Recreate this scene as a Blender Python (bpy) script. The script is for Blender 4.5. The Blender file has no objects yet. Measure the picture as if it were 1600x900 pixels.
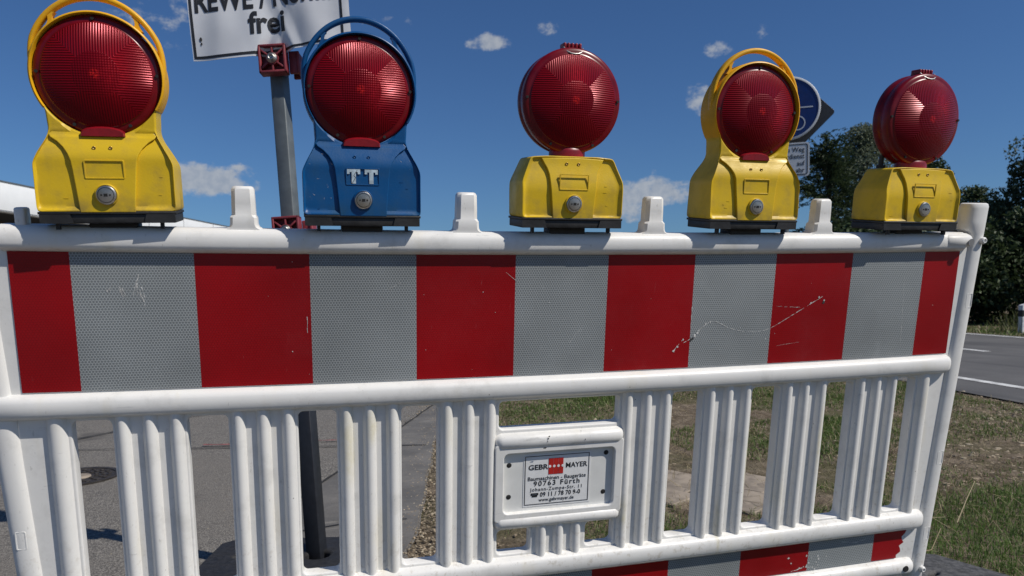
import bpy, bmesh, math, random
from mathutils import Vector, Matrix, noise as mnoise
random.seed(7)
R = math.radians
C = bpy.context.scene.collection
sc = bpy.context.scene

# ---------------------------------------------------------------- camera, world, sun, exposure
RC = [[0.9663556, -0.0281502, 0.2556647], [-0.2567758, -0.0478620, 0.9652852], [-0.0149363, -0.9984572, -0.0534800]]
cam_d = bpy.data.cameras.new('camera'); cam = bpy.data.objects.new('camera', cam_d); C.objects.link(cam)
m = Matrix(((RC[0][0], -RC[0][1], -RC[0][2], -0.486432), (RC[1][0], -RC[1][1], -RC[1][2], -1.567927),
            (RC[2][0], -RC[2][1], -RC[2][2], 0.948449), (0, 0, 0, 1)))
cam.matrix_world = m
cam_d.sensor_width = 36; cam_d.lens = 1140 / 1600 * 36; cam_d.shift_y = 70 / 1600
cam_d.clip_start = 0.05; cam_d.clip_end = 3000
cam_d.dof.use_dof = True; cam_d.dof.focus_distance = 1.6; cam_d.dof.aperture_fstop = 9.0
sc.camera = cam
SUN = Vector((0.51, -0.43, 0.70)).normalized()
EL = math.asin(SUN.z); ROT = math.atan2(SUN.x, SUN.y)
sun_d = bpy.data.lights.new('sun', 'SUN'); sun_d.energy = 4.8; sun_d.angle = R(0.53); sun_d.color = (1, 0.945, 0.86)
sun = bpy.data.objects.new('sun', sun_d); C.objects.link(sun); sun.rotation_euler = (-SUN).to_track_quat('-Z', 'Y').to_euler()
sc.view_settings.view_transform = 'Standard'; sc.view_settings.look = 'None'; sc.view_settings.gamma = 1
sc.view_settings.exposure = -0.2; sc.view_settings.use_curve_mapping = False
sc.cycles.use_denoising = True
sc.cycles.max_bounces = 6

class NT:
    """small helper round a node tree"""
    def __init__(s, tree): s.t = tree; s.n = tree.nodes; s.l = tree.links
    def node(s, kind, **kw):
        n = s.n.new(kind)
        for k, v in kw.items(): setattr(n, k, v)
        return n
    def put(s, sock, v):
        if hasattr(v, 'is_output'): s.l.new(v, sock)
        else: sock.default_value = v
    def math(s, op, a, b=None, c=None, clamp=False):
        n = s.node('ShaderNodeMath', operation=op, use_clamp=clamp); s.put(n.inputs[0], a)
        if b is not None: s.put(n.inputs[1], b)
        if c is not None: s.put(n.inputs[2], c)
        return n.outputs[0]
    def vec(s, op, a, b=None, c=None, scale=None, out=0):
        n = s.node('ShaderNodeVectorMath', operation=op); s.put(n.inputs[0], a)
        if b is not None: s.put(n.inputs[1], b)
        if c is not None: s.put(n.inputs[2], c)
        if scale is not None: s.put(n.inputs['Scale'], scale)
        return n.outputs['Value'] if op in ('DOT_PRODUCT', 'LENGTH', 'DISTANCE') else n.outputs[0]
    def sep(s, v): n = s.node('ShaderNodeSeparateXYZ'); s.put(n.inputs[0], v); return n.outputs
    def comb(s, x, y, z):
        n = s.node('ShaderNodeCombineXYZ')
        for i, v in enumerate((x, y, z)): s.put(n.inputs[i], v)
        return n.outputs[0]
    def noise(s, vec, scale, detail=4, rough=0.55):
        n = s.node('ShaderNodeTexNoise'); s.put(n.inputs['Vector'], vec); n.inputs['Scale'].default_value = scale
        n.inputs['Detail'].default_value = detail; n.inputs['Roughness'].default_value = rough; return n.outputs['Fac']
    def voro(s, vec, scale, feature='F1', out='Distance'):
        n = s.node('ShaderNodeTexVoronoi', feature=feature); s.put(n.inputs['Vector'], vec); n.inputs['Scale'].default_value = scale
        return n.outputs[out]
    def ramp(s, f, a, b, lo=0.0, hi=1.0):
        n = s.node('ShaderNodeMapRange'); n.clamp = True; n.interpolation_type = 'SMOOTHSTEP'
        s.put(n.inputs[0], f)
        for i, v in enumerate((a, b, lo, hi)): s.put(n.inputs[i + 1], v)
        return n.outputs[0]
    def mix(s, f, a, b, mode='MIX'):
        n = s.node('ShaderNodeMix', data_type='RGBA', blend_type=mode)
        s.put(n.inputs[0], f); s.put(n.inputs[6], a if hasattr(a, 'is_output') else (*a, 1)); s.put(n.inputs[7], b if hasattr(b, 'is_output') else (*b, 1))
        return n.outputs[2]
    def bump(s, h, strength=0.3, dist=0.002, normal=None):
        n = s.node('ShaderNodeBump'); n.inputs['Strength'].default_value = strength; n.inputs['Distance'].default_value = dist
        s.put(n.inputs['Height'], h)
        if normal is not None: s.put(n.inputs['Normal'], normal)
        return n.outputs[0]
    def obj(s): return s.node('ShaderNodeTexCoord').outputs['Object']

# world: sky texture with a few small fair-weather clouds fixed to compass directions
w = bpy.data.worlds.new('World'); sc.world = w; w.use_nodes = True
T = NT(w.node_tree); bg = T.n['Background']
sky = T.node('ShaderNodeTexSky', sky_type='NISHITA'); sky.sun_disc = False
sky.sun_elevation = EL; sky.sun_rotation = ROT; sky.air_density = 1.0; sky.dust_density = 0.25; sky.ozone_density = 2.2
d = T.node('ShaderNodeTexCoord').outputs['Generated']
CL = [((0.2203, 0.9214, 0.32), .030, .0105, .85), ((0.2873, 0.8981, 0.333), .028, .009, .4), ((0.4871, 0.8213, 0.2969), .018, .010, .6),
      ((0.4764, 0.8461, 0.2388), .018, .024, .6), ((0.4396, 0.8703, 0.2219), .016, .007, .6), ((0.4260, 0.8956, 0.1290), .055, .021, .95),
      ((0.3990, 0.9100, 0.1080), .040, .014, .8), ((-0.1315, 0.9803, 0.1475), .058, .021, .95), ((-0.150, 0.9346, 0.3241), .075, .034, .38),
      ((0.428, 0.8899, 0.1578), .014, .006, .35), ((0.5267, 0.7905, 0.3126), .016, .010, .55), ((0.0891, 0.9363, 0.3397), .05, .012, .35),
      ((0.447, 0.8930, 0.128), .02, .008, .6), ((-0.62, 0.75, 0.2), .12, .03, .9), ((0.85, 0.45, 0.25), .1, .03, .8), ((0.1, -0.9, 0.3), .2, .06, .9)]
nz = T.noise(T.vec('MULTIPLY', d, (1, 1, 1.6)), 26, 7, .62)
nz2 = T.noise(d, 90, 5, .6)
mask = None
for c, a, b, op in CL:
    cv = Vector(c).normalized(); rx = Vector((cv.y, -cv.x, 0)).normalized(); up = rx.cross(cv).normalized()
    if up.z < 0: up = -up
    dv = T.vec('SUBTRACT', d, tuple(cv))
    u = T.math('DIVIDE', T.vec('DOT_PRODUCT', dv, tuple(rx)), a); v = T.math('DIVIDE', T.vec('DOT_PRODUCT', dv, tuple(up)), b)
    r2 = T.math('ADD', T.math('MULTIPLY', u, u), T.math('MULTIPLY', v, v))
    g = T.math('MULTIPLY', T.math('SUBTRACT', 1.0, T.math('MULTIPLY', r2, .5), clamp=True), op)
    mask = g if mask is None else T.math('MAXIMUM', mask, g)
dens = T.math('ADD', T.math('MULTIPLY', mask, 1.05), T.math('ADD', T.math('MULTIPLY', T.math('SUBTRACT', nz, .5), 1.9), T.math('MULTIPLY', T.math('SUBTRACT', nz2, .5), .5)))
dens = T.math('MULTIPLY', T.ramp(dens, .36, .82), T.ramp(mask, .02, .3))
tint = T.mix(1.0, sky.outputs[0], (0.50, 0.77, 1.13), 'MULTIPLY')
cloud_col = T.mix(T.ramp(nz2, .3, .7), (5.0, 5.6, 6.6), (6.6, 7.0, 7.6))
T.put(bg.inputs['Color'], T.mix(T.math('MULTIPLY', dens, .85), tint, cloud_col))
bg.inputs['Strength'].default_value = 0.072

# ---------------------------------------------------------------- mesh helpers
class MB:
    def __init__(s): s.v = []; s.f = []; s.m = []; s.sm = []
    def add(s, vs, fs, mi=0, smooth=False):
        o = len(s.v); s.v += [tuple(p) for p in vs]
        for f in fs: s.f.append([i + o for i in f]); s.m.append(mi); s.sm.append(smooth)
        return s
    def box(s, x0, x1, y0, y1, z0, z1, mi=0, bev=0.0, mat=None, seg=2):
        bm = bmesh.new(); bmesh.ops.create_cube(bm, size=1)
        for v in bm.verts: v.co = Vector(((x0 + x1) / 2 + v.co.x * (x1 - x0), (y0 + y1) / 2 + v.co.y * (y1 - y0), (z0 + z1) / 2 + v.co.z * (z1 - z0)))
        if bev: bmesh.ops.bevel(bm, geom=bm.edges[:], offset=bev, segments=seg, affect='EDGES', profile=.5)
        s.addbm(bm, mi, bool(bev), mat); return s
    def addbm(s, bm, mi=0, smooth=False, mat=None):
        bm.verts.index_update(); vs = [(mat @ v.co) if mat else v.co.copy() for v in bm.verts]
        s.add(vs, [[v.index for v in f.verts] for f in bm.faces], mi, smooth); bm.free()
    def rings(s, rings, mi=0, smooth=True, caps=True, closed=True):
        n = len(rings[0]); vs = [p for r in rings for p in r]; fs = []
        for i in range(len(rings) - 1):
            for j in range(n if closed else n - 1):
                k = (j + 1) % n; fs.append([i * n + j, i * n + k, (i + 1) * n + k, (i + 1) * n + j])
        s.add(vs, fs, mi, smooth)
        if caps:
            s.add(rings[0], [list(range(n))[::-1]], mi, False); s.add(rings[-1], [list(range(n))], mi, False)
        return s
    def tube(s, pts, rad, n=10, mi=0, caps=True, flat=(1, 1)):
        pts = [Vector(p) for p in pts]; rs = []
        pu = None
        for i, p in enumerate(pts):
            t = (pts[min(i + 1, len(pts) - 1)] - pts[max(i - 1, 0)]).normalized()
            if pu is None: pu = t.orthogonal().normalized() if abs(t.y) > .9 else (Vector((0, 1, 0)) - t * t.y).normalized()
            pu = (pu - t * pu.dot(t)).normalized(); q = t.cross(pu); r = rad[i] if hasattr(rad, '__len__') else rad
            rs.append([p + (pu * math.cos(a) * flat[0] + q * math.sin(a) * flat[1]) * r for a in [2 * math.pi * k / n for k in range(n)]])
        return s.rings(rs, mi, True, caps)
    def lathe(s, prof, n=48, axis='Y', c=(0, 0, 0), mi=0, smooth=True):
        rs = []
        for r, h in prof:
            ring = []
            for k in range(n):
                a = 2 * math.pi * k / n; x, z = r * math.cos(a), r * math.sin(a)
                ring.append({'Y': (c[0] + x, c[1] + h, c[2] + z), 'Z': (c[0] + x, c[1] + z, c[2] + h), 'X': (c[0] + h, c[1] + x, c[2] + z)}[axis])
            rs.append(ring)
        return s.rings(rs, mi, smooth, True)
    def build(s, name, mats, parent=None, fn=None, sharp=None):
        me = bpy.data.meshes.new(name); vs = [fn(p) for p in s.v] if fn else s.v
        me.from_pydata(vs, [], s.f)
        for mt in (mats if isinstance(mats, (list, tuple)) else [mats]): me.materials.append(mt)
        me.polygons.foreach_set('material_index', s.m); me.polygons.foreach_set('use_smooth', s.sm)
        bm = bmesh.new(); bm.from_mesh(me); bmesh.ops.recalc_face_normals(bm, faces=bm.faces[:]); bm.to_mesh(me); bm.free()
        if sharp: me.set_sharp_from_angle(angle=R(sharp))
        o = bpy.data.objects.new(name, me); C.objects.link(o)
        if parent: o.parent = parent
        return o
def empty(name, mat=None, loc=None):
    o = bpy.data.objects.new(name, None); C.objects.link(o); o.empty_display_size = .1
    if mat is not None: o.matrix_world = mat
    if loc is not None: o.location = loc
    return o
def tag(o, label=None, cat=None, group=None, kind=None):
    for k, v in (('label', label), ('category', cat), ('group', group), ('kind', kind)):
        if v: o[k] = v
    return o
def curve_mesh(splines, extrude, bevel, fn, res=3):
    """filled 2D outline with holes -> solid (verts, faces); fn maps (x, y, z) of the curve to the place"""
    cu = bpy.data.curves.new('outline', 'CURVE'); cu.dimensions = '2D'; cu.fill_mode = 'BOTH'; cu.extrude = extrude; cu.bevel_depth = bevel; cu.bevel_resolution = res
    for pts in splines:
        sp = cu.splines.new('POLY'); sp.points.add(len(pts) - 1); sp.use_cyclic_u = True
        for p, q in zip(sp.points, pts): p.co = (q[0], q[1], 0, 1)
    o = bpy.data.objects.new('outline', cu); C.objects.link(o)
    dg = bpy.context.evaluated_depsgraph_get(); me = bpy.data.meshes.new_from_object(o.evaluated_get(dg))
    vs = [fn(v.co) for v in me.vertices]; fs = [list(p.vertices) for p in me.polygons]
    bpy.data.objects.remove(o); bpy.data.curves.remove(cu); bpy.data.meshes.remove(me)
    return vs, fs
def rrect(x0, x1, z0, z1, r, n=5):
    r = min(r, (x1 - x0) / 2, (z1 - z0) / 2); out = []
    for cx, cz, a0 in ((x1 - r, z1 - r, 0), (x0 + r, z1 - r, 90), (x0 + r, z0 + r, 180), (x1 - r, z0 + r, 270)):
        for k in range(n + 1): a = R(a0 + 90 * k / n); out.append((cx + r * math.cos(a), cz + r * math.sin(a)))
    return out
def text(mb, s, size, fn, bold=0.0, align='CENTER', space=1.0, mi=0, extrude=.0002, sx=1.0, width=None):
    cu = bpy.data.curves.new('lettering', 'FONT'); cu.body = s; cu.size = size; cu.align_x = align; cu.offset = bold * size; cu.extrude = extrude; cu.space_character = space
    cu.resolution_u = 3
    o = bpy.data.objects.new('lettering', cu); C.objects.link(o)
    dg = bpy.context.evaluated_depsgraph_get(); me = bpy.data.meshes.new_from_object(o.evaluated_get(dg))
    if width: xs_ = [v.co.x for v in me.vertices]; sx = width / (max(xs_) - min(xs_))
    mb.add([fn(Vector((v.co.x * sx, v.co.y, v.co.z))) for v in me.vertices], [list(p.vertices) for p in me.polygons], mi)
    bpy.data.objects.remove(o); bpy.data.curves.remove(cu); bpy.data.meshes.remove(me)

# ---------------------------------------------------------------- materials
def mat(name):
    mt = bpy.data.materials.new(name); mt.use_nodes = True; t = NT(mt.node_tree); return mt, t, t.n['Principled BSDF']
def simple(name, col, rough=.5, metal=0.0, var=.12, scale=40, bump=0.0, spec=.5, coat=0.0):
    mt, t, p = mat(name); o = t.obj(); n = t.noise(o, scale, 5)
    k = t.ramp(n, .3, .7, 1 - var, 1 + var)
    t.put(p.inputs['Base Color'], t.mix(1.0, (*col,), t.comb(k, k, k), 'MULTIPLY'))
    t.put(p.inputs['Roughness'], t.ramp(t.noise(o, scale * .4, 3), .3, .7, max(.05, rough - .07), min(1, rough + .07)))
    p.inputs['Metallic'].default_value = metal; p.inputs['Specular IOR Level'].default_value = spec; p.inputs['Coat Weight'].default_value = coat
    if bump: t.put(p.inputs['Normal'], t.bump(t.noise(o, scale * 3, 4), bump, .003))
    return mt
def white_plastic():
    mt, t, p = mat('white_plastic'); o = t.obj()
    st = t.noise(t.vec('MULTIPLY', o, (5, 5, 1.2)), 3.0, 4)             # broad yellowed staining
    c = t.mix(t.ramp(st, .56, .78, 0, .55), (.74, .728, .698), (.68, .63, .50))
    for px, pz, ra, rb in ((-.436, .66, .02, .11), (-.39, .70, .014, .05), (.16, .46, .01, .05), (.47, .55, .008, .12), (.655, .60, .008, .12), (.40, .40, .006, .10)):
        q = t.vec('MULTIPLY', t.vec('SUBTRACT', o, (px, 0, pz)), (1 / ra, 0, 1 / rb)); c = t.mix(t.math('MULTIPLY', t.ramp(t.vec('LENGTH', q), .2, 1.1, .6, 0), t.ramp(t.noise(o, 60, 3), .3, .7, .5, 1)), c, (.60, .54, .33))
    gr = t.noise(o, 14, 6, .65); c = t.mix(t.ramp(gr, .50, .74, 0, .5), c, (.50, .49, .46))
    fine = t.noise(t.vec('MULTIPLY', o, (1, 1, .35)), 160, 3); c = t.mix(t.ramp(fine, .66, .74, 0, .4), c, (.40, .39, .36))
    sp = t.voro(o, 23); c = t.mix(t.ramp(sp, .018, .036, .8, 0), c, (.10, .09, .075))
    sc_ = t.noise(t.vec('MULTIPLY', o, (6, 6, 90)), 2.2, 3); c = t.mix(t.ramp(sc_, .70, .76, 0, .25), c, (.38, .38, .37))
    zz = t.sep(o)[2]; c = t.mix(t.math('MULTIPLY', t.ramp(zz, .30, .62, 1, 0), t.ramp(t.noise(o, 75, 5, .7), .52, .70, 0, .55)), c, (.42, .37, .29))     # mud splashed up from the ground
    rub = t.noise(t.vec('MULTIPLY', o, (2.2, 3, 14)), 4, 5, .7); c = t.mix(t.ramp(rub, .64, .74, 0, .45), c, (.36, .355, .34))
    t.put(p.inputs['Base Color'], c); t.put(p.inputs['Roughness'], t.ramp(gr, .3, .7, .30, .48))
    b = t.math('ADD', t.noise(o, 9, 2), t.math('MULTIPLY', t.noise(o, 220, 2), .06))
    t.put(p.inputs['Normal'], t.bump(b, .22, .006)); p.inputs['Specular IOR Level'].default_value = .4
    return mt
def film(name, cell, rim, rimw, rough):
    mt, t, p = mat(name); o = t.obj(); s = t.sep(o)
    q = t.vec('SCALE', t.comb(s[0], s[2], 0.0), scale=1 / .0052)
    r = (1.0, 1.7320508, 1.0); h = (.5, .8660254, .5); hn = (-.5, -.8660254, -.5)
    a = t.vec('WRAP', q, h, hn); b = t.vec('WRAP', t.vec('SUBTRACT', q, (.5, .8660254, 0)), h, hn)
    a = t.vec('MULTIPLY', a, (1, 1, 0)); b = t.vec('MULTIPLY', b, (1, 1, 0))
    sel = t.math('LESS_THAN', t.vec('DOT_PRODUCT', a, a), t.vec('DOT_PRODUCT', b, b))
    mx = t.node('ShaderNodeMix', data_type='VECTOR'); t.put(mx.inputs[0], sel); t.put(mx.inputs[4], b); t.put(mx.inputs[5], a)
    g = t.vec('ABSOLUTE', mx.outputs[1]); gx = t.sep(g)[0]
    hd = t.math('MAXIMUM', t.vec('DOT_PRODUCT', g, (.5, .8660254, 0)), gx)
    e = t.ramp(hd, .5 - rimw, .5 - rimw * .45)
    wear = t.noise(o, 7, 6, .62); big = t.noise(o, 2.5, 3)
    c = t.mix(e, cell, rim)
    k = t.ramp(big, .3, .7, .80, 1.16); c = t.mix(1.0, c, t.comb(k, k, k), 'MULTIPLY')
    c = t.mix(t.ramp(wear, .58, .82, 0, .30), c, tuple(min(1, x * 1.3 + .05) for x in rim))
    fs = t.noise(t.vec('MULTIPLY', t.vec('ADD', o, (s[2], 0, 0)) if False else o, (60, 1, 7)), 3, 2); c = t.mix(t.ramp(fs, .71, .76, 0, .22), c, tuple(min(1, x * 1.2 + .12) for x in rim))
    t.put(p.inputs['Base Color'], c); t.put(p.inputs['Roughness'], t.ramp(wear, .3, .7, rough - .06, rough + .12))
    p.inputs['Specular IOR Level'].default_value = .3; t.put(p.inputs['Normal'], t.bump(t.math('ADD', t.math('MULTIPLY', e, .4), t.math('ADD', t.math('MULTIPLY', big, 4), t.math('MULTIPLY', wear, 2.2))), .22, .0012))
    return mt
def lamp_plastic(name, col, dirty):
    mt, t, p = mat(name); o = t.obj()
    n = t.noise(o, 22, 6, .62); c = t.mix(t.ramp(n, .46, .76, 0, .5), col, dirty)
    s = t.noise(t.vec('MULTIPLY', o, (60, 20, 9)), 2.5, 3); c = t.mix(t.ramp(s, .72, .80, 0, .35), c, tuple(min(1, x * 1.25 + .07) for x in col))
    sp = t.voro(o, 75); c = t.mix(t.ramp(sp, .02, .05, .45, 0), c, tuple(x * .3 for x in dirty))
    z = t.sep(o)[2]; c = t.mix(t.math('MULTIPLY', t.ramp(z, .02, .055, 1, 0), t.ramp(t.noise(o, 30, 4), .42, .7, 0, .8)), c, dirty)  # splashed dirt along the lower edge
    t.put(p.inputs['Base Color'], c); p.inputs['Specular IOR Level'].default_value = .35; t.put(p.inputs['Roughness'], t.ramp(n, .3, .7, .34, .54))
    t.put(p.inputs['Normal'], t.bump(t.math('ADD', t.noise(o, 260, 2), t.math('MULTIPLY', t.noise(o, 18, 2), 2)), .10, .0015))
    return mt
def lens_mat(name, cz):
    mt, t, p = mat(name); o = t.obj(); s = t.sep(o); u = s[0]; v = t.math('SUBTRACT', s[2], cz)
    au = t.math('ABSOLUTE', u); av = t.math('ABSOLUTE', v); r = t.math('SQRT', t.math('ADD', t.math('MULTIPLY', u, u), t.math('MULTIPLY', v, v)))
    P = 2 * math.pi / .0040
    lx = t.math('SINE', t.math('MULTIPLY', u, P)); lz = t.math('SINE', t.math('MULTIPLY', v, P))
    sect = t.math('GREATER_THAN', av, au)
    lines = t.math('ADD', t.math('MULTIPLY', lx, sect), t.math('MULTIPLY', lz, t.math('SUBTRACT', 1.0, sect)))
    grid = t.math('MULTIPLY', t.math('ADD', lx, lz), .36)
    inn = t.math('LESS_THAN', r, .036)
    lowf = t.ramp(v, -.055, .0, .35, 1.0)
    h = t.math('MULTIPLY', t.math('ADD', t.math('MULTIPLY', grid, inn), t.math('MULTIPLY', lines, t.math('SUBTRACT', 1.0, inn))), lowf)
    ridge = t.ramp(h, .35, 1.0)
    n = t.noise(o, 30, 3)
    c = t.mix(t.math('MULTIPLY', ridge, .55), (.120, .0010, .0044), (.36, .004, .013))
    glint = t.math('MULTIPLY', t.ramp(r, .003, .011, 1, 0), t.ramp(t.noise(o, 300, 2), .42, .62)); c = t.mix(t.math('MULTIPLY', glint, .75), c, (.62, .018, .014))   # bright centre glint, painted into the lens colour
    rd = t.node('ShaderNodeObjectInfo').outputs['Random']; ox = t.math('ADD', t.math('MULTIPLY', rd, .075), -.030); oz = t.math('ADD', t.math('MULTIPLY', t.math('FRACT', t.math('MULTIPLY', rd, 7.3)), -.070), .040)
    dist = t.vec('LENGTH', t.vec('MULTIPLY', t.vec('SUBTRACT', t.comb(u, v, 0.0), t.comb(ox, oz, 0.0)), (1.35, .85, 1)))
    side = t.math('MULTIPLY', t.math('MULTIPLY_ADD', ridge, .7, t.ramp(t.noise(o, 240, 2), .3, .7, .1, .4)), t.ramp(dist, .002, .050, .62, 0)); c = t.mix(side, c, (.62, .016, .026))     # glow of sunlight inside the lens, painted into the base colour
    c = t.mix(t.ramp(n, .55, .85, 0, .2), c, (.14, .01, .012))
    t.put(p.inputs['Base Color'], c); p.inputs['Roughness'].default_value = .27; p.inputs['Specular IOR Level'].default_value = .5; p.inputs['Specular Tint'].default_value = (1, .22, .27, 1)   # most of the return comes from the prisms inside the red plastic
    t.put(p.inputs['Normal'], t.bump(h, .42, .0012)); p.inputs['Coat Weight'].default_value = 0
    return mt
M = {}
M['white'] = white_plastic()
M['film_grey'] = film('grey_reflective_film', (.165, .180, .185), (.38, .40, .40), .12, .40)
M['film_red'] = film('red_reflective_film', (.28, .0020, .0055), (.205, .0016, .0045), .10, .36)
M['scratch'] = simple('scratch_white', (.56, .555, .53), .6, var=.35, scale=300)
M['chip'] = simple('chip_dark', (.035, .033, .032), .7)
M['yellow'] = lamp_plastic('yellow_plastic', (.64, .425, .014), (.30, .21, .045))
M['orange'] = lamp_plastic('orange_plastic', (.74, .385, .008), (.45, .25, .03))
M['blue'] = lamp_plastic('blue_plastic', (.001, .066, .205), (.010, .065, .145))
M['black'] = simple('black_rubber', (.018, .018, .019), .55, var=.3, bump=.2)
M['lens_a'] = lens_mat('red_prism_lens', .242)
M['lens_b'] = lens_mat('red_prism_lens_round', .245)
M['rim'] = simple('dark_red_plastic', (.145, .0018, .006), .28, var=.2, spec=.35)
M['neck'] = simple('red_neck_plastic', (.22, .005, .011), .36, var=.25)
M['steel'] = simple('worn_steel', (.50, .48, .45), .34, 1.0, var=.2)
M['brass'] = simple('brass_rivet', (.42, .27, .07), .35, .8)
M['dark'] = simple('dark_hole', (.012, .012, .012), .8)
M['letter_pale'] = simple('pale_blue_sticker', (.46, .56, .62), .5, var=.25, scale=90)
M['zinc'] = simple('galvanised_steel', (.115, .13, .135), .5, .1, var=.16, scale=18, bump=.05)
M['clamp'] = simple('faded_red_plastic', (.20, .026, .034), .55, var=.2, bump=.1)
M['black_paint'] = simple('black_print', (.014, .014, .016), .5)
M['red_print'] = simple('red_print', (.42, .018, .014), .45)
M['label_white'] = simple('label_white', (.74, .74, .735), .4, var=.05)
M['plate_white'] = simple('plate_white', (.70, .70, .675), .42, var=.07, scale=12)
M['rubber'] = simple('recycled_rubber', (.075, .074, .073), .75, var=.45, scale=60, bump=.6)

# ================================================================ SETTING: ground, road
def field(x, y):
    """height of the loose soil"""
    n = mnoise.fractal(Vector((x * .9, y * .9, 1.3)), 1.0, 2.0, 4) * .022 + mnoise.noise(Vector((x * 6, y * 6, 0))) * .006
    return n
edge_line = [(-.80, -6), (-.62, -1.0), (-.33, .25), (-.21, .92), (-.07, 1.58), (.20, 2.95), (.48, 4.38), (1.0, 7.0), (2.4, 14), (8, 40), (40, 190)]
def asph_x(y):
    for (x0, y0), (x1, y1) in zip(edge_line, edge_line[1:]):
        if y0 <= y <= y1: return x0 + (x1 - x0) * (y - y0) / (y1 - y0)
    return -.8
ROAD_O = Vector((5.0, 3.2)); ROAD_D = Vector((.16, .987)).normalized(); ROAD_N = Vector((ROAD_D.y, -ROAD_D.x)); ROAD_W = 6.1
def road_s(x, y): return (Vector((x, y)) - ROAD_O).dot(ROAD_N)
mt, t, p = mat('soil'); o = t.node('ShaderNodeNewGeometry').outputs['Position']
n1 = t.noise(o, 1.1, 5, .6); n2 = t.noise(o, 9, 6, .65); n3 = t.voro(o, 38)
c = t.mix(t.ramp(n2, .35, .68), (.105, .080, .055), (.23, .185, .135)); c = t.mix(t.ramp(n1, .46, .62, 0, .65), c, (.085, .088, .038))
c = t.mix(t.ramp(n3, .05, .25, .5, 0), c, (.22, .19, .15))
t.put(p.inputs['Base Color'], c); p.inputs['Roughness'].default_value = .95; p.inputs['Specular IOR Level'].default_value = .1
t.put(p.inputs['Normal'], t.bump(t.math('ADD', t.noise(o, 45, 5), t.math('MULTIPLY', t.noise(o, 160, 3), .4)), .9, .02)); M['soil'] = mt
mt, t, p = mat('asphalt_old'); o = t.node('ShaderNodeNewGeometry').outputs['Position']
ag = t.voro(o, 190, out='Color'); agv = t.sep(ag)[0]; c = t.mix(t.ramp(agv, .1, .95), (.090, .083, .074), (.24, .222, .195))
c = t.mix(t.ramp(t.noise(o, 1.3, 5), .42, .66, 0, .6), c, (.165, .15, .13)); c = t.mix(t.ramp(t.noise(o, 4, 6, .7), .56, .75, 0, .6), c, (.095, .088, .08)); c = t.mix(t.ramp(t.noise(o, 2.1, 3, .5), .60, .70, 0, .55), c, (.062, .058, .054)); c = t.mix(t.ramp(t.voro(o, 9), .02, .06, .7, 0), c, (.05, .047, .044))
t.put(p.inputs['Base Color'], c); p.inputs['Roughness'].default_value = .85
t.put(p.inputs['Normal'], t.bump(t.math('ADD', t.voro(o, 190), t.noise(o, 30, 3)), .6, .006)); M['asphalt'] = mt
mt, t, p = mat('concrete_strip'); o = t.node('ShaderNodeNewGeometry').outputs['Position']
c = t.mix(t.ramp(t.noise(o, 3, 6, .65), .35, .7), (.105, .10, .093), (.175, .164, .148)); c = t.mix(t.ramp(t.noise(t.vec('MULTIPLY', o, (1, 4, 1)), 5, 5, .7), .55, .75, 0, .7), c, (.25, .23, .20))
c = t.mix(t.ramp(t.noise(o, 150, 3), .55, .7, 0, .5), c, (.05, .048, .045))
t.put(p.inputs['Base Color'], c); p.inputs['Roughness'].default_value = .8; t.put(p.inputs['Normal'], t.bump(t.noise(o, 80, 4), .4, .005)); M['concrete'] = mt
mt, t, p = mat('road_asphalt'); o = t.node('ShaderNodeNewGeometry').outputs['Position']
c = t.mix(t.ramp(t.noise(o, .7, 5, .6), .35, .7), (.085, .082, .079), (.13, .126, .12)); c = t.mix(t.ramp(t.noise(o, 90, 3), .5, .7, 0, .5), c, (.17, .165, .158)); c = t.mix(t.ramp(t.noise(t.vec('MULTIPLY', o, (1.6, .12, 1)), 1.5, 4), .5, .66, 0, .6), c, (.055, .054, .053))
t.put(p.inputs['Base Color'], c); p.inputs['Roughness'].default_value = .75; t.put(p.inputs['Normal'], t.bump(t.noise(o, 120, 3), .4, .005)); M['road'] = mt
M['paint'] = simple('road_paint', (.62, .62, .60), .6, var=.25, scale=9)
M['red_spray'] = simple('faded_red_spray', (.20, .045, .042), .8, var=.5, scale=30)
M['crack'] = simple('joint_dark', (.022, .021, .02), .9)
M['iron'] = simple('cast_iron', (.045, .038, .032), .6, .3, var=.35, bump=.3)
M['paver'] = simple('paving_slab', (.27, .225, .175), .85, var=.25, scale=14, bump=.4)
M['stone'] = simple('gravel_stone', (.26, .205, .14), .85, var=.45, scale=25)

g = MB(); Nn = 150                                         # one sheet: fine and uneven near the camera, flat to the horizon
xs = [-700, -200, -60, -20, -6] + [-3 + 11 * i / Nn for i in range(Nn + 1)] + [12, 20, 60, 200, 700]
ys = [-700, -200, -60, -20, -6] + [-1.6 + 12 * i / Nn for i in range(Nn + 1)] + [14, 25, 60, 200, 900]
vs = []
for y in ys:
    for x in xs:
        rs = road_s(x, y); free = (x - asph_x(y)); z = 0
        if -3 <= x <= 8.1 and -1.7 <= y <= 10.5:
            k = max(0, min(1, free / .35)) * max(0, min(1, (-.1 - rs) / .5)); z = field(x, y) * k + .012 * k
        vs.append((x, y, z - .004))
nx = len(xs); g.add(vs, [[j * nx + i, j * nx + i + 1, (j + 1) * nx + i + 1, (j + 1) * nx + i] for j in range(len(ys) - 1) for i in range(nx - 1)], 0, True)
tag(g.build('ground', M['soil']), kind='structure')

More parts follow.
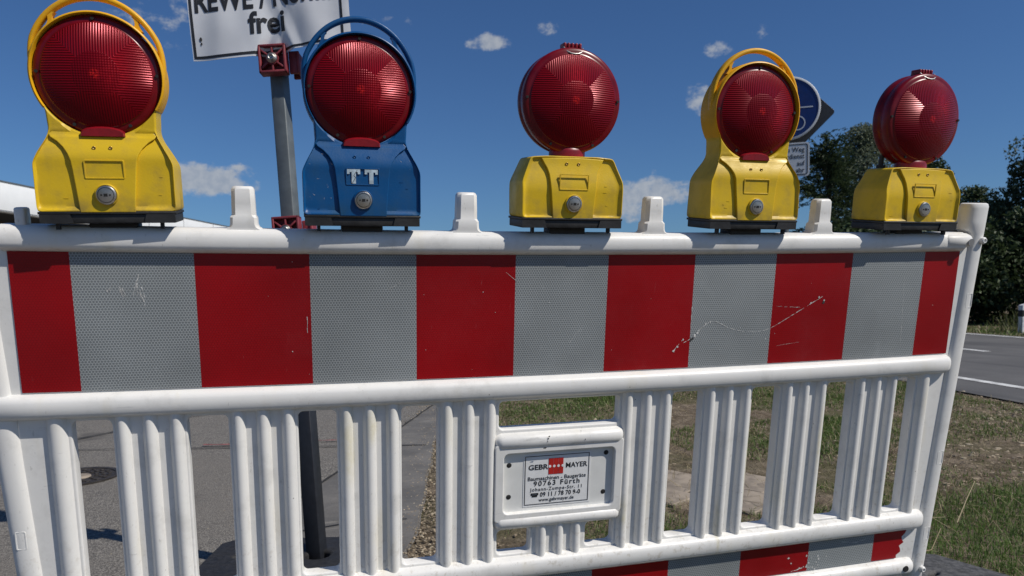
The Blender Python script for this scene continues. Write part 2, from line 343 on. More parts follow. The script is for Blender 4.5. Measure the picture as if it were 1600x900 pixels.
a = MB(); ey = [-6 + 20 * i / 130 for i in range(131)]      # old asphalt yard with a ragged edge
rag = [(asph_x(y) + mnoise.noise(Vector((y * 5, 3, 0))) * .035 + mnoise.noise(Vector((y * 17, 9, 0))) * .015, y) for y in ey]
rag += [(8, 40), (40, 190)]
a.add([(x, y, .004) for x, y in rag] + [(-120, y, .004) for x, y in rag], [[i, i + 1, len(rag) + i + 1, len(rag) + i] for i in range(len(rag) - 1)])
tag(a.build('asphalt_yard', M['asphalt']), kind='structure')
def line_x(y): return -.91 + (y - 1.12) * (1.38 / 3.56)     # joint between the two pavings
b = MB(); L = [q for q in rag if -3 <= q[1] <= 9.0 and q[0] > line_x(q[1])]
b.add([(x - .012, y, .0085) for x, y in L] + [(line_x(y), y, .0085) for x, y in L], [[i, i + 1, len(L) + i + 1, len(L) + i] for i in range(len(L) - 1)])
tag(b.build('concrete_path', M['concrete']), kind='structure')
j = MB()
def strip(mb, pts, wd, z, mi=0, jit=0.0):
    P = []
    for (x0, y0), (x1, y1) in zip(pts, pts[1:]):
        nseg = max(1, int(math.hypot(x1 - x0, y1 - y0) / .06)); P += [(x0 + (x1 - x0) * k / nseg, y0 + (y1 - y0) * k / nseg) for k in range(nseg)]
    P.append(pts[-1]); vs = []
    for k, q in enumerate(P):
        u = P[min(k + 1, len(P) - 1)]; v = P[max(k - 1, 0)]; d_ = Vector((u[0] - v[0], u[1] - v[1])).normalized(); n_ = Vector((-d_.y, d_.x))
        o_ = random.uniform(-jit, jit); ww = wd * random.uniform(.6, 1.2) if jit else wd
        vs += [(q[0] + n_.x * (ww / 2 + o_), q[1] + n_.y * (ww / 2 + o_), z), (q[0] - n_.x * (ww / 2 - o_), q[1] - n_.y * (ww / 2 - o_), z)]
    mb.add(vs, [[2 * i, 2 * i + 1, 2 * i + 3, 2 * i + 2] for i in range(len(P) - 1)], mi)
strip(j, [(line_x(-1), -1), (line_x(7), 7)], .016, .0125, 0, .003)
strip(j, [(-6, 4.55), (-2.02, 3.54), (-1.04, 3.27), (.14, 2.95)], .016, .0125, 0, .003)
strip(j, [(-4, 3.4), (-2.12, 3.89), (-1.5, 4.65), (.0, 5.6)], .022, .0125, 0, .006)
strip(j, [(-.62, 1.42), (-.38, 1.49), (-.15, 1.47)], .010, .0125, 0, .003)
strip(j, [(-1.22, 3.40), (-1.0, 3.34)], .03, .0165, 1, .006); strip(j, [(-.72, 3.36), (-.3, 3.24)], .018, .0165, 1, .006)
tag(j.build('paving_joints', [M['crack'], M['red_spray']]), kind='structure')

rd = MB()
def rp(s, l, z): q = ROAD_O + ROAD_N * s + ROAD_D * l; return (q.x, q.y, z)
ll = [-40 + 2 * i for i in range(140)]
rd.add([rp(mnoise.noise(Vector((l * 1.7, 0, 5))) * .07 if -6 < l < 20 else 0, l, .010) for l in ll] + [rp(ROAD_W, l, .010) for l in ll], [[i, i + 1, len(ll) + i + 1, len(ll) + i] for i in range(len(ll) - 1)])
tag(rd.build('road', M['road']), kind='structure')
pm = MB()
for s_ in (.62, ROAD_W - .28): pm.add([rp(s_, -30, .0145), rp(s_ + .12, -30, .0145), rp(s_ + .12, 200, .0145), rp(s_, 200, .0145)], [[0, 1, 2, 3]])
for k in range(-3, 18): pm.add([rp(3.15, 4.2 + 12 * k, .0145), rp(3.27, 4.2 + 12 * k, .0145), rp(3.27, 8.2 + 12 * k, .0145), rp(3.15, 8.2 + 12 * k, .0145)], [[0, 1, 2, 3]])
tag(pm.build('road_markings', M['paint']), kind='structure')

# manhole cover: cast iron ring with ribs round a concrete plug
mh = empty('manhole_cover', loc=(-1.76, 2.74, .006)); tag(mh, 'round ribbed cast iron manhole cover with pale concrete centre in the asphalt', 'manhole cover')
k = MB(); k.lathe([(.215, 0), (.215, .008), (.19, .008), (.188, .003), (.075, .003), (.075, 0)], 48, 'Z'); k.build('frame', M['iron'], mh, sharp=40)
k = MB()
for r_ in (.10, .13, .16):
    n_ = int(r_ * 130)
    for q in range(n_):
        a_ = 2 * math.pi * (q + (.5 if r_ == .13 else 0)) / n_; k.box(r_ - .010, r_ + .010, -.011, .011, .003, .008, 0, .002, Matrix.Rotation(a_, 4, 'Z'), 1)
k.build('cover_studs', M['iron'], mh)
k = MB(); k.lathe([(.074, .001), (.072, .006), (.02, .007), (.001, .007)], 32, 'Z'); k.build('concrete_plug', M['paver'], mh)

# broken paving slabs lying in the grass
for i, (x, y, rz, sx, sy) in enumerate([(1.16, 1.62, .5, .34, .30), (1.50, 1.50, .45, .30, .30), (1.30, 1.25, .5, .32, .28), (1.02, 1.40, .52, .22, .2)]):
    k = MB(); bm = bmesh.new(); bmesh.ops.create_cube(bm, size=1)
    for v in bm.verts: v.co = Vector((v.co.x * sx * random.uniform(.93, 1.0), v.co.y * sy * random.uniform(.93, 1.0), v.co.z * .05))
    bmesh.ops.bevel(bm, geom=bm.edges[:], offset=.006, segments=1, affect='EDGES'); k.addbm(bm)
    so = k.build('paving_slab', M['paver']); so.location = (x, y, .003); so.rotation_euler = (random.uniform(-.02, .02), random.uniform(-.02, .02), rz)
    tag(so, ['beige paving slab in the grass, the one farthest from the barrier', 'beige paving slab in the grass, rightmost of the cluster', 'beige paving slab in the grass, nearest to the barrier', 'small broken beige paving slab at the left of the cluster'][i], 'paving slab', 'paving slabs lying in the grass behind the barrier')

# ================================================================ BARRIER
LEAN = R(8.2); BM = Matrix.Rotation(LEAN, 4, 'X')
H0 = .92
def bar_fn(p_): return (p_[0], p_[1], p_[2] + H0 - .0077 * (1 - p_[0] ** 2) * 1.0)
bar = empty('barrier', BM); tag(bar, 'white plastic roadworks barrier with red and grey reflective band and slatted lower half', 'barrier')
YM = .016                                                  # middle plane of the moulded body
def xr(a_, b_, st=.06): n_ = max(1, int(abs(b_ - a_) / st)); return [a_ + (b_ - a_) * i / n_ for i in range(n_ + 1)]
def rail(mb, x0, x1, zb, zt, yf, rnd=True, n=22, pw=3.0, endcap=True):
    """rounded (superellipse) hollow rail along x"""
    zc, zh, yh = (zb + zt) / 2, (zt - zb) / 2, YM - yf
    def ring(x, k): 
        out = []
        for q in range(n):
            a_ = 2 * math.pi * q / n; cx, sx = math.cos(a_), math.sin(a_)
            out.append((x, YM + yh * k * math.copysign(abs(cx) ** (2 / pw), cx), zc + zh * k * math.copysign(abs(sx) ** (2 / pw), sx)))
        return out
    X = xr(x0, x1); rs = [ring(x, 1) for x in X]
    if endcap: rs = [ring(x0 - zh * .75, .55), ring(x0 - zh * .45, .86), ] + rs + [ring(x1 + zh * .45, .86), ring(x1 + zh * .75, .55)]
    mb.rings(rs)
# openings of the body
BAR_C = [.200, .401, .601, .800]; HW = .060; OFF = .007
op = []
def opening(x0, x1, z0, z1): op.append(rrect(x0, x1, z0, z1, .014))
for s in (-1, 1):
    cs = BAR_C
    for c0, c1 in zip(cs, cs[1:]): a_, b_ = c0 + HW, c1 - HW; opening(*[OFF + q for q in sorted((s * a_, s * b_))], -.530, -.178)
    opening(*sorted((OFF + s * (cs[-1] + HW), s * .926)), -.530, -.178)
opening(-.131, .146, -.246, -.178)
opening(-.131, -.050, -.530, -.467); opening(.072, .146, -.530, -.467)
for hx, hz in ((-.104, -.322), (-.104, -.394), (.116, -.309), (.113, -.400)): op.append([(hx + .0055 * math.cos(R(45 * q)), hz + .0055 * math.sin(R(45 * q))) for q in range(8)])
outer = [(x, -.118) for x in xr(-1.005, 1.005)] + [(x, -.68) for x in xr(1.0, -1.0)]
vs, fs = curve_mesh([outer] + op, .0105, .0035, lambda c_: (c_.x, YM - c_.z, c_.y))
k = MB(); k.add(vs, fs, 0, True)
k.rings([[(x, .001, -.125 - .01), (x, .001, .135), (x, .031, .135), (x, .031, -.135)] for x in xr(-1.022, 1.022)], 0, False)   # sheet behind the reflective film
k.rings([[(x, .001, -.675), (x, .001, -.572), (x, .031, -.572), (x, .031, -.675)] for x in xr(-.99, .99)], 0, False)
k.build('panel', M['white'], bar, bar_fn, sharp=35)
def profile_rail(name, x0, x1, prof):
    k = MB(); k.rings([[(x, y, z) for y, z in prof] for x in xr(x0, x1)]); return k.build(name, M['white'], bar, bar_fn, sharp=50)
# top rail: flat raised face, soft upper edge, sloping underside above the film
half = [(.0015, .124), (-.003, .1255), (-.0115, .130), (-.0150, .1345), (-.0162, .139), (-.0165, .146), (-.0160, .153), (-.0135, .160), (-.0085, .1660), (-.001, .1695)]
prof = half + [(2 * YM - y, z) for y, z in half[::-1]]
profile_rail('top_rail', -1.0, 1.0, prof)
k = MB(); rail(k, -1.03, .995, -.1755, -.127, -.0195, pw=3.0); k.build('middle_rail', M['white'], bar, bar_fn)
k = MB(); rail(k, -1.01, .975, -.584, -.532, -.0195, pw=3.0); k.build('lower_rail', M['white'], bar, bar_fn)
k = MB(); rail(k, -.99, .965, -.710, -.662, -.0195, pw=2.5)
k.lathe([(.0075, -.0215), (.0085, -.0195)], 16, 'Y', (.948, 0, -.684), 1); k.build('bottom_rail', [M['white'], M['dark']], bar, bar_fn)
# slats: three ridges each
def ridge(mb, x, z0, z1, w_=.0112, h_=.0120):
    n_ = 12
    for sgn in (1, -1):
        rs = []
        for z in [z0, z0 + .006] + [z0 + (z1 - z0) * i / 6 for i in range(1, 6)] + [z1 - .006, z1]:
            kk = 1.0
            rs.append([(x + w_ * math.cos(math.pi * q / n_) * (1 + .22 * (1 - math.sin(math.pi * q / n_)) ** 3), YM - sgn * (.0125 + (h_ * kk + .002) * math.sin(math.pi * q / n_) ** .85), z) for q in range(n_ + 1)])
        mb.rings(rs, 0, True, False, False)
for s in (-1, 1):
    for c0 in BAR_C:
        k = MB()
        for dx in (-.0455, 0, .0455): ridge(k, OFF + s * c0 + dx, -.540, -.168)
        k.build('slat', M['white'], bar, bar_fn)
k = MB()
for dx in (-.036, .004, .044): ridge(k, dx + .008, -.540, -.455, .0105, .0110)
k.build('slat', M['white'], bar, bar_fn)
for s in (-1, 1):
    k = MB(); ridge(k, s * .946, -.540, -.168, .0145, .0120); k.build('edge_ridge', M['white'], bar, bar_fn)
# name plate frame in the middle
k = MB(); rail(k, -.122, .140, -.289, -.249, -.0150, pw=2.4)
for x, z, wd in ((-.022, -.258, .0022), (-.0235, -.263, .0016), (-.025, -.269, .001), (-.031, -.283, .004), (.06, -.270, .001)): k.add([(x - wd, -.0156, z - .001), (x + wd * .6, -.0156, z - .0012), (x + wd * 1.2, -.0154, z + .002), (x - wd * .3, -.0154, z + .0016)], [[0, 1, 2, 3]], 1)
k.build('plate_rail', [M['white'], M['chip']], bar, bar_fn)
k = MB(); rail(k, -.122, .140, -.468, -.433, -.0150, pw=2.4); k.build('plate_rail', M['white'], bar, bar_fn)
vs, fs = curve_mesh([rrect(-.135, .150, -.445, -.275, .006), rrect(-.120, .135, -.431, -.291, .013)], .0045, .0025, lambda c_: (c_.x, -.0035 - c_.z, c_.y))
k = MB(); k.add(vs, fs, 0, True)
k.build('plate_bezel', M['white'], bar, bar_fn, sharp=40)
k = MB(); k.box(-.119, .134, .0005, .0022, -.430, -.292); 
for hx, hz in ((-.104, -.322), (-.104, -.394), (.116, -.309), (.113, -.400)): k.lathe([(.0056, .0), (.0050, -.0004), (.0001, -.0004)], 14, 'Y', (hx, .0003, hz), 1)
plate = k.build('name_plate', [M['plate_white'], M['dark']], bar, bar_fn)
# sticker on the plate
sx0, sx1, sz0, sz1 = -.069, .077, -.416, -.305
k = MB(); k.box(sx0 - .003, sx1 + .004, -.0004, .0004, sz0 - .004, sz1 + .003); st = k.build('sticker', M['label_white'], bar, bar_fn)
st.parent = plate
k = MB(); yb = -.0008
for x0, x1, z0, z1 in ((sx0, sx1, sz1 - .0014, sz1), (sx0, sx1, sz0, sz0 + .0014), (sx0, sx0 + .0014, sz0 + .0014, sz1 - .0014), (sx1 - .0014, sx1, sz0 + .0014, sz1 - .0014)): k.box(x0, x1, yb - .0002, yb + .0001, z0, z1)
def tf(x, z): return lambda c_: (x + c_.x, yb - c_.z, z + c_.y)
text(k, 'GEBR', .0160, tf(-.0395, -.3360), .016, width=.044); text(k, 'MAYER', .0160, tf(.0475, -.3360), .010, width=.049)
text(k, 'Baumaschinen - Baugeräte', .0125, tf(.004, -.3605), 0, width=.132)
text(k, '90763 Fürth', .0160, tf(.004, -.3735), .014, space=1.28, width=.105)
text(k, 'Johann-Zumpe-Str. 11', .0112, tf(.004, -.3850), 0, space=1.2, width=.118)
text(k, '09 11 / 78 70 9-0', .0142, tf(.0125, -.3985), .014, space=1.06, width=.092)
text(k, 'www.gebrmayer.de', .0112, tf(.004, -.4095), 0, width=.080)
k.box(-.0520, -.0400, yb - .0002, yb + .0001, -.3985, -.3935); k.box(-.0545, -.0375, yb - .00025, yb + .0001, -.3925, -.3895); k.box(-.0545, -.0515, yb - .0003, yb + .0001, -.3945, -.3915); k.box(-.0405, -.0375, yb - .0003, yb + .0001, -.3945, -.3915)
lt = k.build('lettering', M['black_paint'], bar, bar_fn); lt.parent = plate
k = MB()
for i in range(3):
    x0 = -.0160 + i * .0113; k.box(x0, x0 + .0107, yb - .0003, yb + .0002, -.3485, -.3125)
k2 = [(.0056, 0)]
lg = k
for i in range(4):
    lg.lathe([(.0030, -.00055), (.0029, -.0007)], 12, 'Y', (-.0132 + i * .0097, yb, -.3305), 1)
lo = lg.build('emblem', [M['red_print'], M['label_white']], bar, bar_fn); lo.parent = plate
# reflective films, stripes 0.2 m
def film_band(name, bounds, z0, z1, first, ragged=False):
    k = MB(); col = first
    for x0, x1 in zip(bounds, bounds[1:]):
        X = xr(x0, x1, .04); lo_, hi_ = [(x, -.0009, z0) for x in X], [(x, -.0009, z1) for x in X]
        if ragged and x1 == bounds[-1]:
            E = [(x1 - .001 + (.004 * math.sin(q * 2.1) - .0035 * q * .6 + random.uniform(-.003, .003)), -.0009, z1 + (z0 - z1) * q / 9) for q in range(10)]
            k.add(lo_[:-1] + hi_[:-1] , [[i, i + 1, len(X) + i, len(X) - 1 + i] for i in range(len(X) - 2)], col)
            pl = [lo_[-2]] + E[::-1] + [hi_[-2]]; k.add(pl, [list(range(len(pl)))], col)
        else: k.add(lo_ + hi_, [[i, i + 1, len(X) + i + 1, len(X) + i] for i in range(len(X) - 1)], col)
        col = 1 - col
    return k
band_mb = film_band('reflective_band', [-.9935] + [-.9 + .2 * i for i in range(10)] + [1.0], -.125, .1245, 0)
low_mb = film_band('lower_reflective_band', [-.95] + [-.855 + .19 * i for i in range(10)] + [.952], -.661, -.586, 0, True)
# scratches and chips in the film (marks with a shape of their own)
k = MB()
def scratch(pts, wd, mi=0, jit=.0008, sub=5):
    P = []
    for (x0, z0), (x1, z1) in zip(pts, pts[1:]):
        for q in range(sub): P.append((x0 + (x1 - x0) * q / sub + random.uniform(-jit, jit), z0 + (z1 - z0) * q / sub + random.uniform(-jit, jit)))
    P.append(pts[-1]); 
    for (x0, z0), (x1, z1) in zip(P, P[1:]):
        d_ = Vector((x1 - x0, z1 - z0)); 
        if d_.length < 1e-6 or random.random() < .12: continue
        n_ = Vector((-d_.y, d_.x)).normalized() * wd * random.uniform(.2, 1.15) / 2
        k.add([(x0 + n_.x, -.0013, z0 + n_.y - H0), (x0 - n_.x, -.0013, z0 - n_.y - H0), (x1 - n_.x * .7, -.0013, z1 - n_.y * .7 - H0), (x1 + n_.x * .7, -.0013, z1 + n_.y * .7 - H0)], [[0, 1, 2, 3]], mi)
def chip(x, z, r_, mi):
    n_ = 7; k.add([(x + r_ * random.uniform(.4, 1.2) * math.cos(2 * math.pi * q / n_), -.0015, z - H0 + r_ * random.uniform(.5, 1.6) * math.sin(2 * math.pi * q / n_)) for q in range(n_)], [list(range(n_))], mi)
def smooth_pts(P, n=6):
    out = []
    for i in range(len(P) - 1):
        p0, p1, p2, p3 = [Vector(P[max(0, min(len(P) - 1, i + q))]) for q in (-1, 0, 1, 2)]
        for q in range(n):
            u = q / n; out.append(tuple(.5 * ((2 * p1) + (-p0 + p2) * u + (2 * p0 - 5 * p1 + 4 * p2 - p3) * u * u + (-p0 + 3 * p1 - 3 * p2 + p3) * u ** 3)))
    return out + [P[-1]]
scratch(smooth_pts([(.285, .851), (.3107, .8656), (.325, .8824), (.3551, .8974), (.3962, .8805), (.4455, .8705), (.4942, .8751), (.5573, .9074), (.629, .946)]), .0017, 0, .0003, 2)
scratch([(.262, .834), (.272, .846), (.285, .860)], .0024); chip(.262, .834, .0030, 0); chip(.271, .843, .0025, 0); chip(.284, .859, .0022, 0); chip(.3107, .866, .0045, 0); chip(.317, .872, .003, 0); chip(.336, .892, .0026, 0); chip(.347, .896, .0024, 0)
chip(.303, .858, .004, 1); chip(.307, .861, .003, 1); chip(.633, .932, .0035, 1); chip(.634, .937, .0024, 0); chip(.620, .944, .0024, 0); chip(.60, .932, .002, 0)
scratch([(.510, .9274), (.545, .924), (.572, .923)], .0011)
for q in range(34):                                        # rubbed streaks, many fine strands
    x0, z0, dx, dz = random.choice([(-.8246, .985, .0063, -.027), (-.7956, 1.008, -.007, -.05), (-.797, .99, .010, -.045), (-.845, .982, .003, -.012)]); u = random.uniform(0, .5); x0 += random.gauss(0, .0022)
    scratch([(x0 + dx * u, z0 + dz * u), (x0 + dx * (u + .5), z0 + dz * (u + random.uniform(.25, .5)))], random.uniform(.0008, .0026), 0, .0009)
scratch([(-.5066, .938), (-.5083, .883)], .0012); scratch([(.8487, .988), (.855, .9), (.8612, .8185)], .0010, 0, .0004); scratch([(.2995, .93), (.300, .885)], .0016)
scratch([(-.36, .975), (-.33, .99)], .0009); scratch([(.02, .86), (.05, .9)], .0009); scratch([(-.12, 1.01), (-.09, .985)], .0008); scratch([(.52, .835), (.58, .842)], .0005)
for q in range(26): chip(random.uniform(-.98, .98), random.uniform(.80, 1.04), random.uniform(.0005, .0012), 0)
up_k = k; k = MB()
for q in range(16): chip(random.uniform(.60, .72), random.uniform(.26, .30), random.uniform(.001, .0035), 0)
scratch([(.62, .262), (.66, .27), (.70, .262)], .003); scratch([(.76, .325), (.80, .318), (.83, .324)], .0016)
for mb_, sk, nm in ((band_mb, up_k, 'reflective_band'), (low_mb, k, 'lower_reflective_band')):
    for f_, m_ in zip(sk.f, sk.m): mb_.add([sk.v[i] for i in f_], [list(range(len(f_)))], m_ + 2)
    mb_.build(nm, [M['film_red'], M['film_grey'], M['scratch'], M['chip']], bar, bar_fn)
# pegs along the top
def peg(x, w_=.0202, dep=.0175, zt=.2455):
    k = MB(); ch = .007; yc = YM - .001
    def ring(a_, d_, z, c_): return [(x - a_ + c_, yc - d_, z), (x + a_ - c_, yc - d_, z), (x + a_, yc - d_ + c_, z), (x + a_, yc + d_ - c_, z), (x + a_ - c_, yc + d_, z), (x - a_ + c_, yc + d_, z), (x - a_, yc + d_ - c_, z), (x - a_, yc - d_ + c_, z)]
    rs = [ring(.040, .0200, .158, .005), ring(.038, .0198, .1665, .006), ring(.030, .0198, .1700, .006), ring(.0255, .0200, .1725, .005), ring(.0236, .0204, .177, .005), ring(.0230, .0202, .1895, .005), ring(.0205, dep, .1945, ch), ring(w_, dep, .215, ch), ring(w_ - .0008, dep - .0008, zt - .006, ch), ring(w_ - .003, dep - .003, zt - .0015, ch), ring(w_ - .006, dep - .006, zt, ch)]
    k.rings(rs, 0, True); return k.build('peg', M['white'], bar, bar_fn, sharp=38)
for x in (-.6125, -.200, .200, .6125): peg(x)
k = MB(); k.box(-.977, -.960, -.004, .026, .16, .198, 0, .004); k.build('peg', M['white'], bar, bar_fn)
# end posts
def post(s, zt):
    k = MB(); Z = [-.815, -.735, -.725, -.69, -.6, -.4, -.2, 0, .12, .165, .176] + ([.195, .225, zt - .008, zt - .002, zt] if zt > .18 else [])
    rs = []
    for z in Z:
        f = (z + .72) / .96; xo = 1.026 + .046 * min(1, max(0, f)); xi = xo - (.047 if z < .17 else .062)
        kk = 1.0
        if z >= zt - .001: kk = .80
        elif z >= zt - .003: kk = .93
        if z < -.73: kk = .72
        cx, hx, hy = (xo + xi) / 2, (xo - xi) / 2 * kk, (.0235 if z < .17 else .026) * kk
        rs.append([(s * (cx + hx * math.copysign(abs(math.cos(2 * math.pi * q / 24)) ** .8, math.cos(2 * math.pi * q / 24))), YM + hy * math.copysign(abs(math.sin(2 * math.pi * q / 24)) ** .8, math.sin(2 * math.pi * q / 24)), z) for q in range(24)])
    k.rings(rs); return k.build('end_post', M['white'], bar, bar_fn, sharp=40)
pr = post(1, .238); pl_ = post(-1, .178)
for x, z, po in ((1.041, .005, pr), (1.021, -.395, pr), (1.011, -.60, pr), (-1.019, -.40, pl_)):
    vs, fs = curve_mesh([rrect(x - .0085, x + .0085, z - .0175, z + .0175, .003), rrect(x - .0070, x + .0070, z - .0160, z + .0160, .002)], .0035, .0005, lambda c_: (c_.x, YM - .0195 - c_.z, c_.y))
    k = MB(); k.add(vs, fs, 0, True); q = k.build('moulded_mark', M['white'], bar, bar_fn); q.parent = po
k = MB(); k.lathe([(.0075, .0), (.0085, -.010), (.006, -.014), (.0035, -.0145), (.003, -.011), (.0005, -.011)], 16, 'Y', (1.054, YM - .018, .150)); q = k.build('post_knob', M['white'], bar, bar_fn); q.parent = pr
k = MB(); k.lathe([(.0075, .0), (.0085, -.010), (.006, -.014), (.0035, -.0145), (.003, -.011), (.0005, -.011)], 16, 'Y', (1.010, YM - .018, -.698)); q = k.build('post_knob', M['white'], bar, bar_fn); q.parent = pr
k = MB(); rail(k, .95, 1.01, .131, .1685, -.0195, pw=2.6); k.lathe([(.0085, -.0222), (.0080, -.0205), (.0070, -.0200), (.0002, -.0198)], 18, 'Y', (1.008, 0, .147), 1); k.build('rail_end', [M['white'], simple('hole_grey', (.2, .2, .2), .7)], bar, bar_fn)

# ================================================================ WARNING LAMPS
def resample(pts, n):
    P = [Vector(q) for q in pts] + [Vector(pts[0])]; Ls = [0]
    for q, w_ in zip(P, P[1:]): Ls.append(Ls[-1] + (w_ - q).length)
    out = []; j_ = 0
    for i in range(n):
        d_ = Ls[-1] * i / n
        while Ls[j_ + 1] < d_: j_ += 1
        out.append(P[j_].lerp(P[j_ + 1], (d_ - Ls[j_]) / max(1e-9, Ls[j_ + 1] - Ls[j_])))
    return out
def chaikin(P, it=2):
    for _ in range(it):
        Q = []
        for a_, b_ in zip(P, P[1:] + P[:1]): a_, b_ = Vector(a_), Vector(b_); L_ = (b_ - a_).length; cc = min(.25, .0035 / max(L_, 1e-6)); Q += [a_.lerp(b_, cc), a_.lerp(b_, 1 - cc)]
        P = Q
    return P
def sst(x): x = max(0, min(1, x)); return x * x * (3 - 2 * x)
def shell(outline, cx, cz, hole, depth, relief, rnd=.0045, N=340):
    """moulded body: star-shaped outline about (cx, cz), optional round hole, depth(z) half thickness, relief in front"""
    mb = MB(); O = resample(chaikin(outline), N); tt = [i / 20 * .9 for i in range(21)] + [.93, .955, .975, .99, 1.0]
    inn = []
    for q in O:
        d_ = (q - Vector((cx, cz))); inn.append(Vector((cx, cz)) + d_.normalized() * hole if hole else Vector((cx, cz)) + d_ * .004)
    fr, bk = [], []
    for t_ in tt:
        r1, r2 = [], []
        for a_, b_ in zip(inn, O):
            p_ = a_.lerp(b_, t_); e = (b_ - a_).length * (1 - t_); rd_ = rnd - math.sqrt(max(0, rnd ** 2 - (rnd - min(e, rnd)) ** 2))
            if hole:
                ei = (b_ - a_).length * t_; ri = .003; rd_ = max(rd_, ri - math.sqrt(max(0, ri ** 2 - (ri - min(ei, ri)) ** 2)))
            dd = depth(p_.y); r1.append((p_.x, -(dd - rd_ + relief(p_.x, p_.y) * sst(e / .010)), p_.y)); r2.append((p_.x, dd - rd_, p_.y))
        fr.append(r1); bk.append(r2)
    rs = fr + bk[::-1]
    if hole: rs = rs + [fr[0]]
    mb.rings(rs, 0, True, not hole); return mb
def relief(x, z): return -.0065 * sst((.156 - z) / .016)
def centre_panel(dep, tops):
    """raised middle field of the housing with S-shaped flanks"""
    side = [(.0405, .0200), (.0440, .060), (.0470, .092), (.0485, .104), (.0520, .115), (.0585, .126), (.068, .136), (.0775, .1425)]
    side = [q for q in side if q[1] < tops[0][1]]
    full = []
    for (x0, z0), (x1, z1) in zip(side, side[1:]): full += [(x0 + (x1 - x0) * q / 4, z0 + (z1 - z0) * q / 4) for q in range(4)]
    full.append(side[-1]); right = full + tops; pts = right + [(-x, z) for x, z in right[::-1]]
    base = [(x, .0200) for x in (-.027, -.013, 0, .013, .027)]
    return curve_mesh([pts + base], .0050, .0016, lambda c_: (c_.x, -(dep(c_.y) - .0072) - c_.z + (.0014 if c_.y > .1425 and dep is dep_handle else 0), c_.y))
def dep_handle(z): return .030 + .018 * sst((.160 - z) / .055) + .004 * sst((.10 - z) / .08)
def dep_box(z): return .052 - .012 * sst((z - .07) / .07)
def outline_handle():
    r_ = .1005; cz = .242; P = [(-.106, .0195), (.106, .0195), (.1065, .098), (.098, .116), (.086, .138), (.0815, .152), (.0825, .168)]
    a0 = math.degrees(math.atan2(.185 - cz, .083)); a0 = -34
    P += [(r_ * math.cos(R(a_)), cz + r_ * math.sin(R(a_))) for a_ in [a0 + (180 - 2 * a0) * i / 60 for i in range(61)]]
    P += [(-.0825, .168), (-.0815, .152), (-.086, .138), (-.098, .116), (-.1065, .098)]; return P
def outline_box(): return [(-.105, .0195), (.105, .0195), (.1060, .090), (.0865, .1370), (.055, .1395), (-.055, .1395), (-.0865, .1370), (-.1060, .090)]
CACHE = {}
def part(key, fn, mats, parent, name, sharp=None):
    """a part with shared mesh data; materials may differ per lamp"""
    o_ = fn().build(name, mats, parent, sharp=sharp); return o_
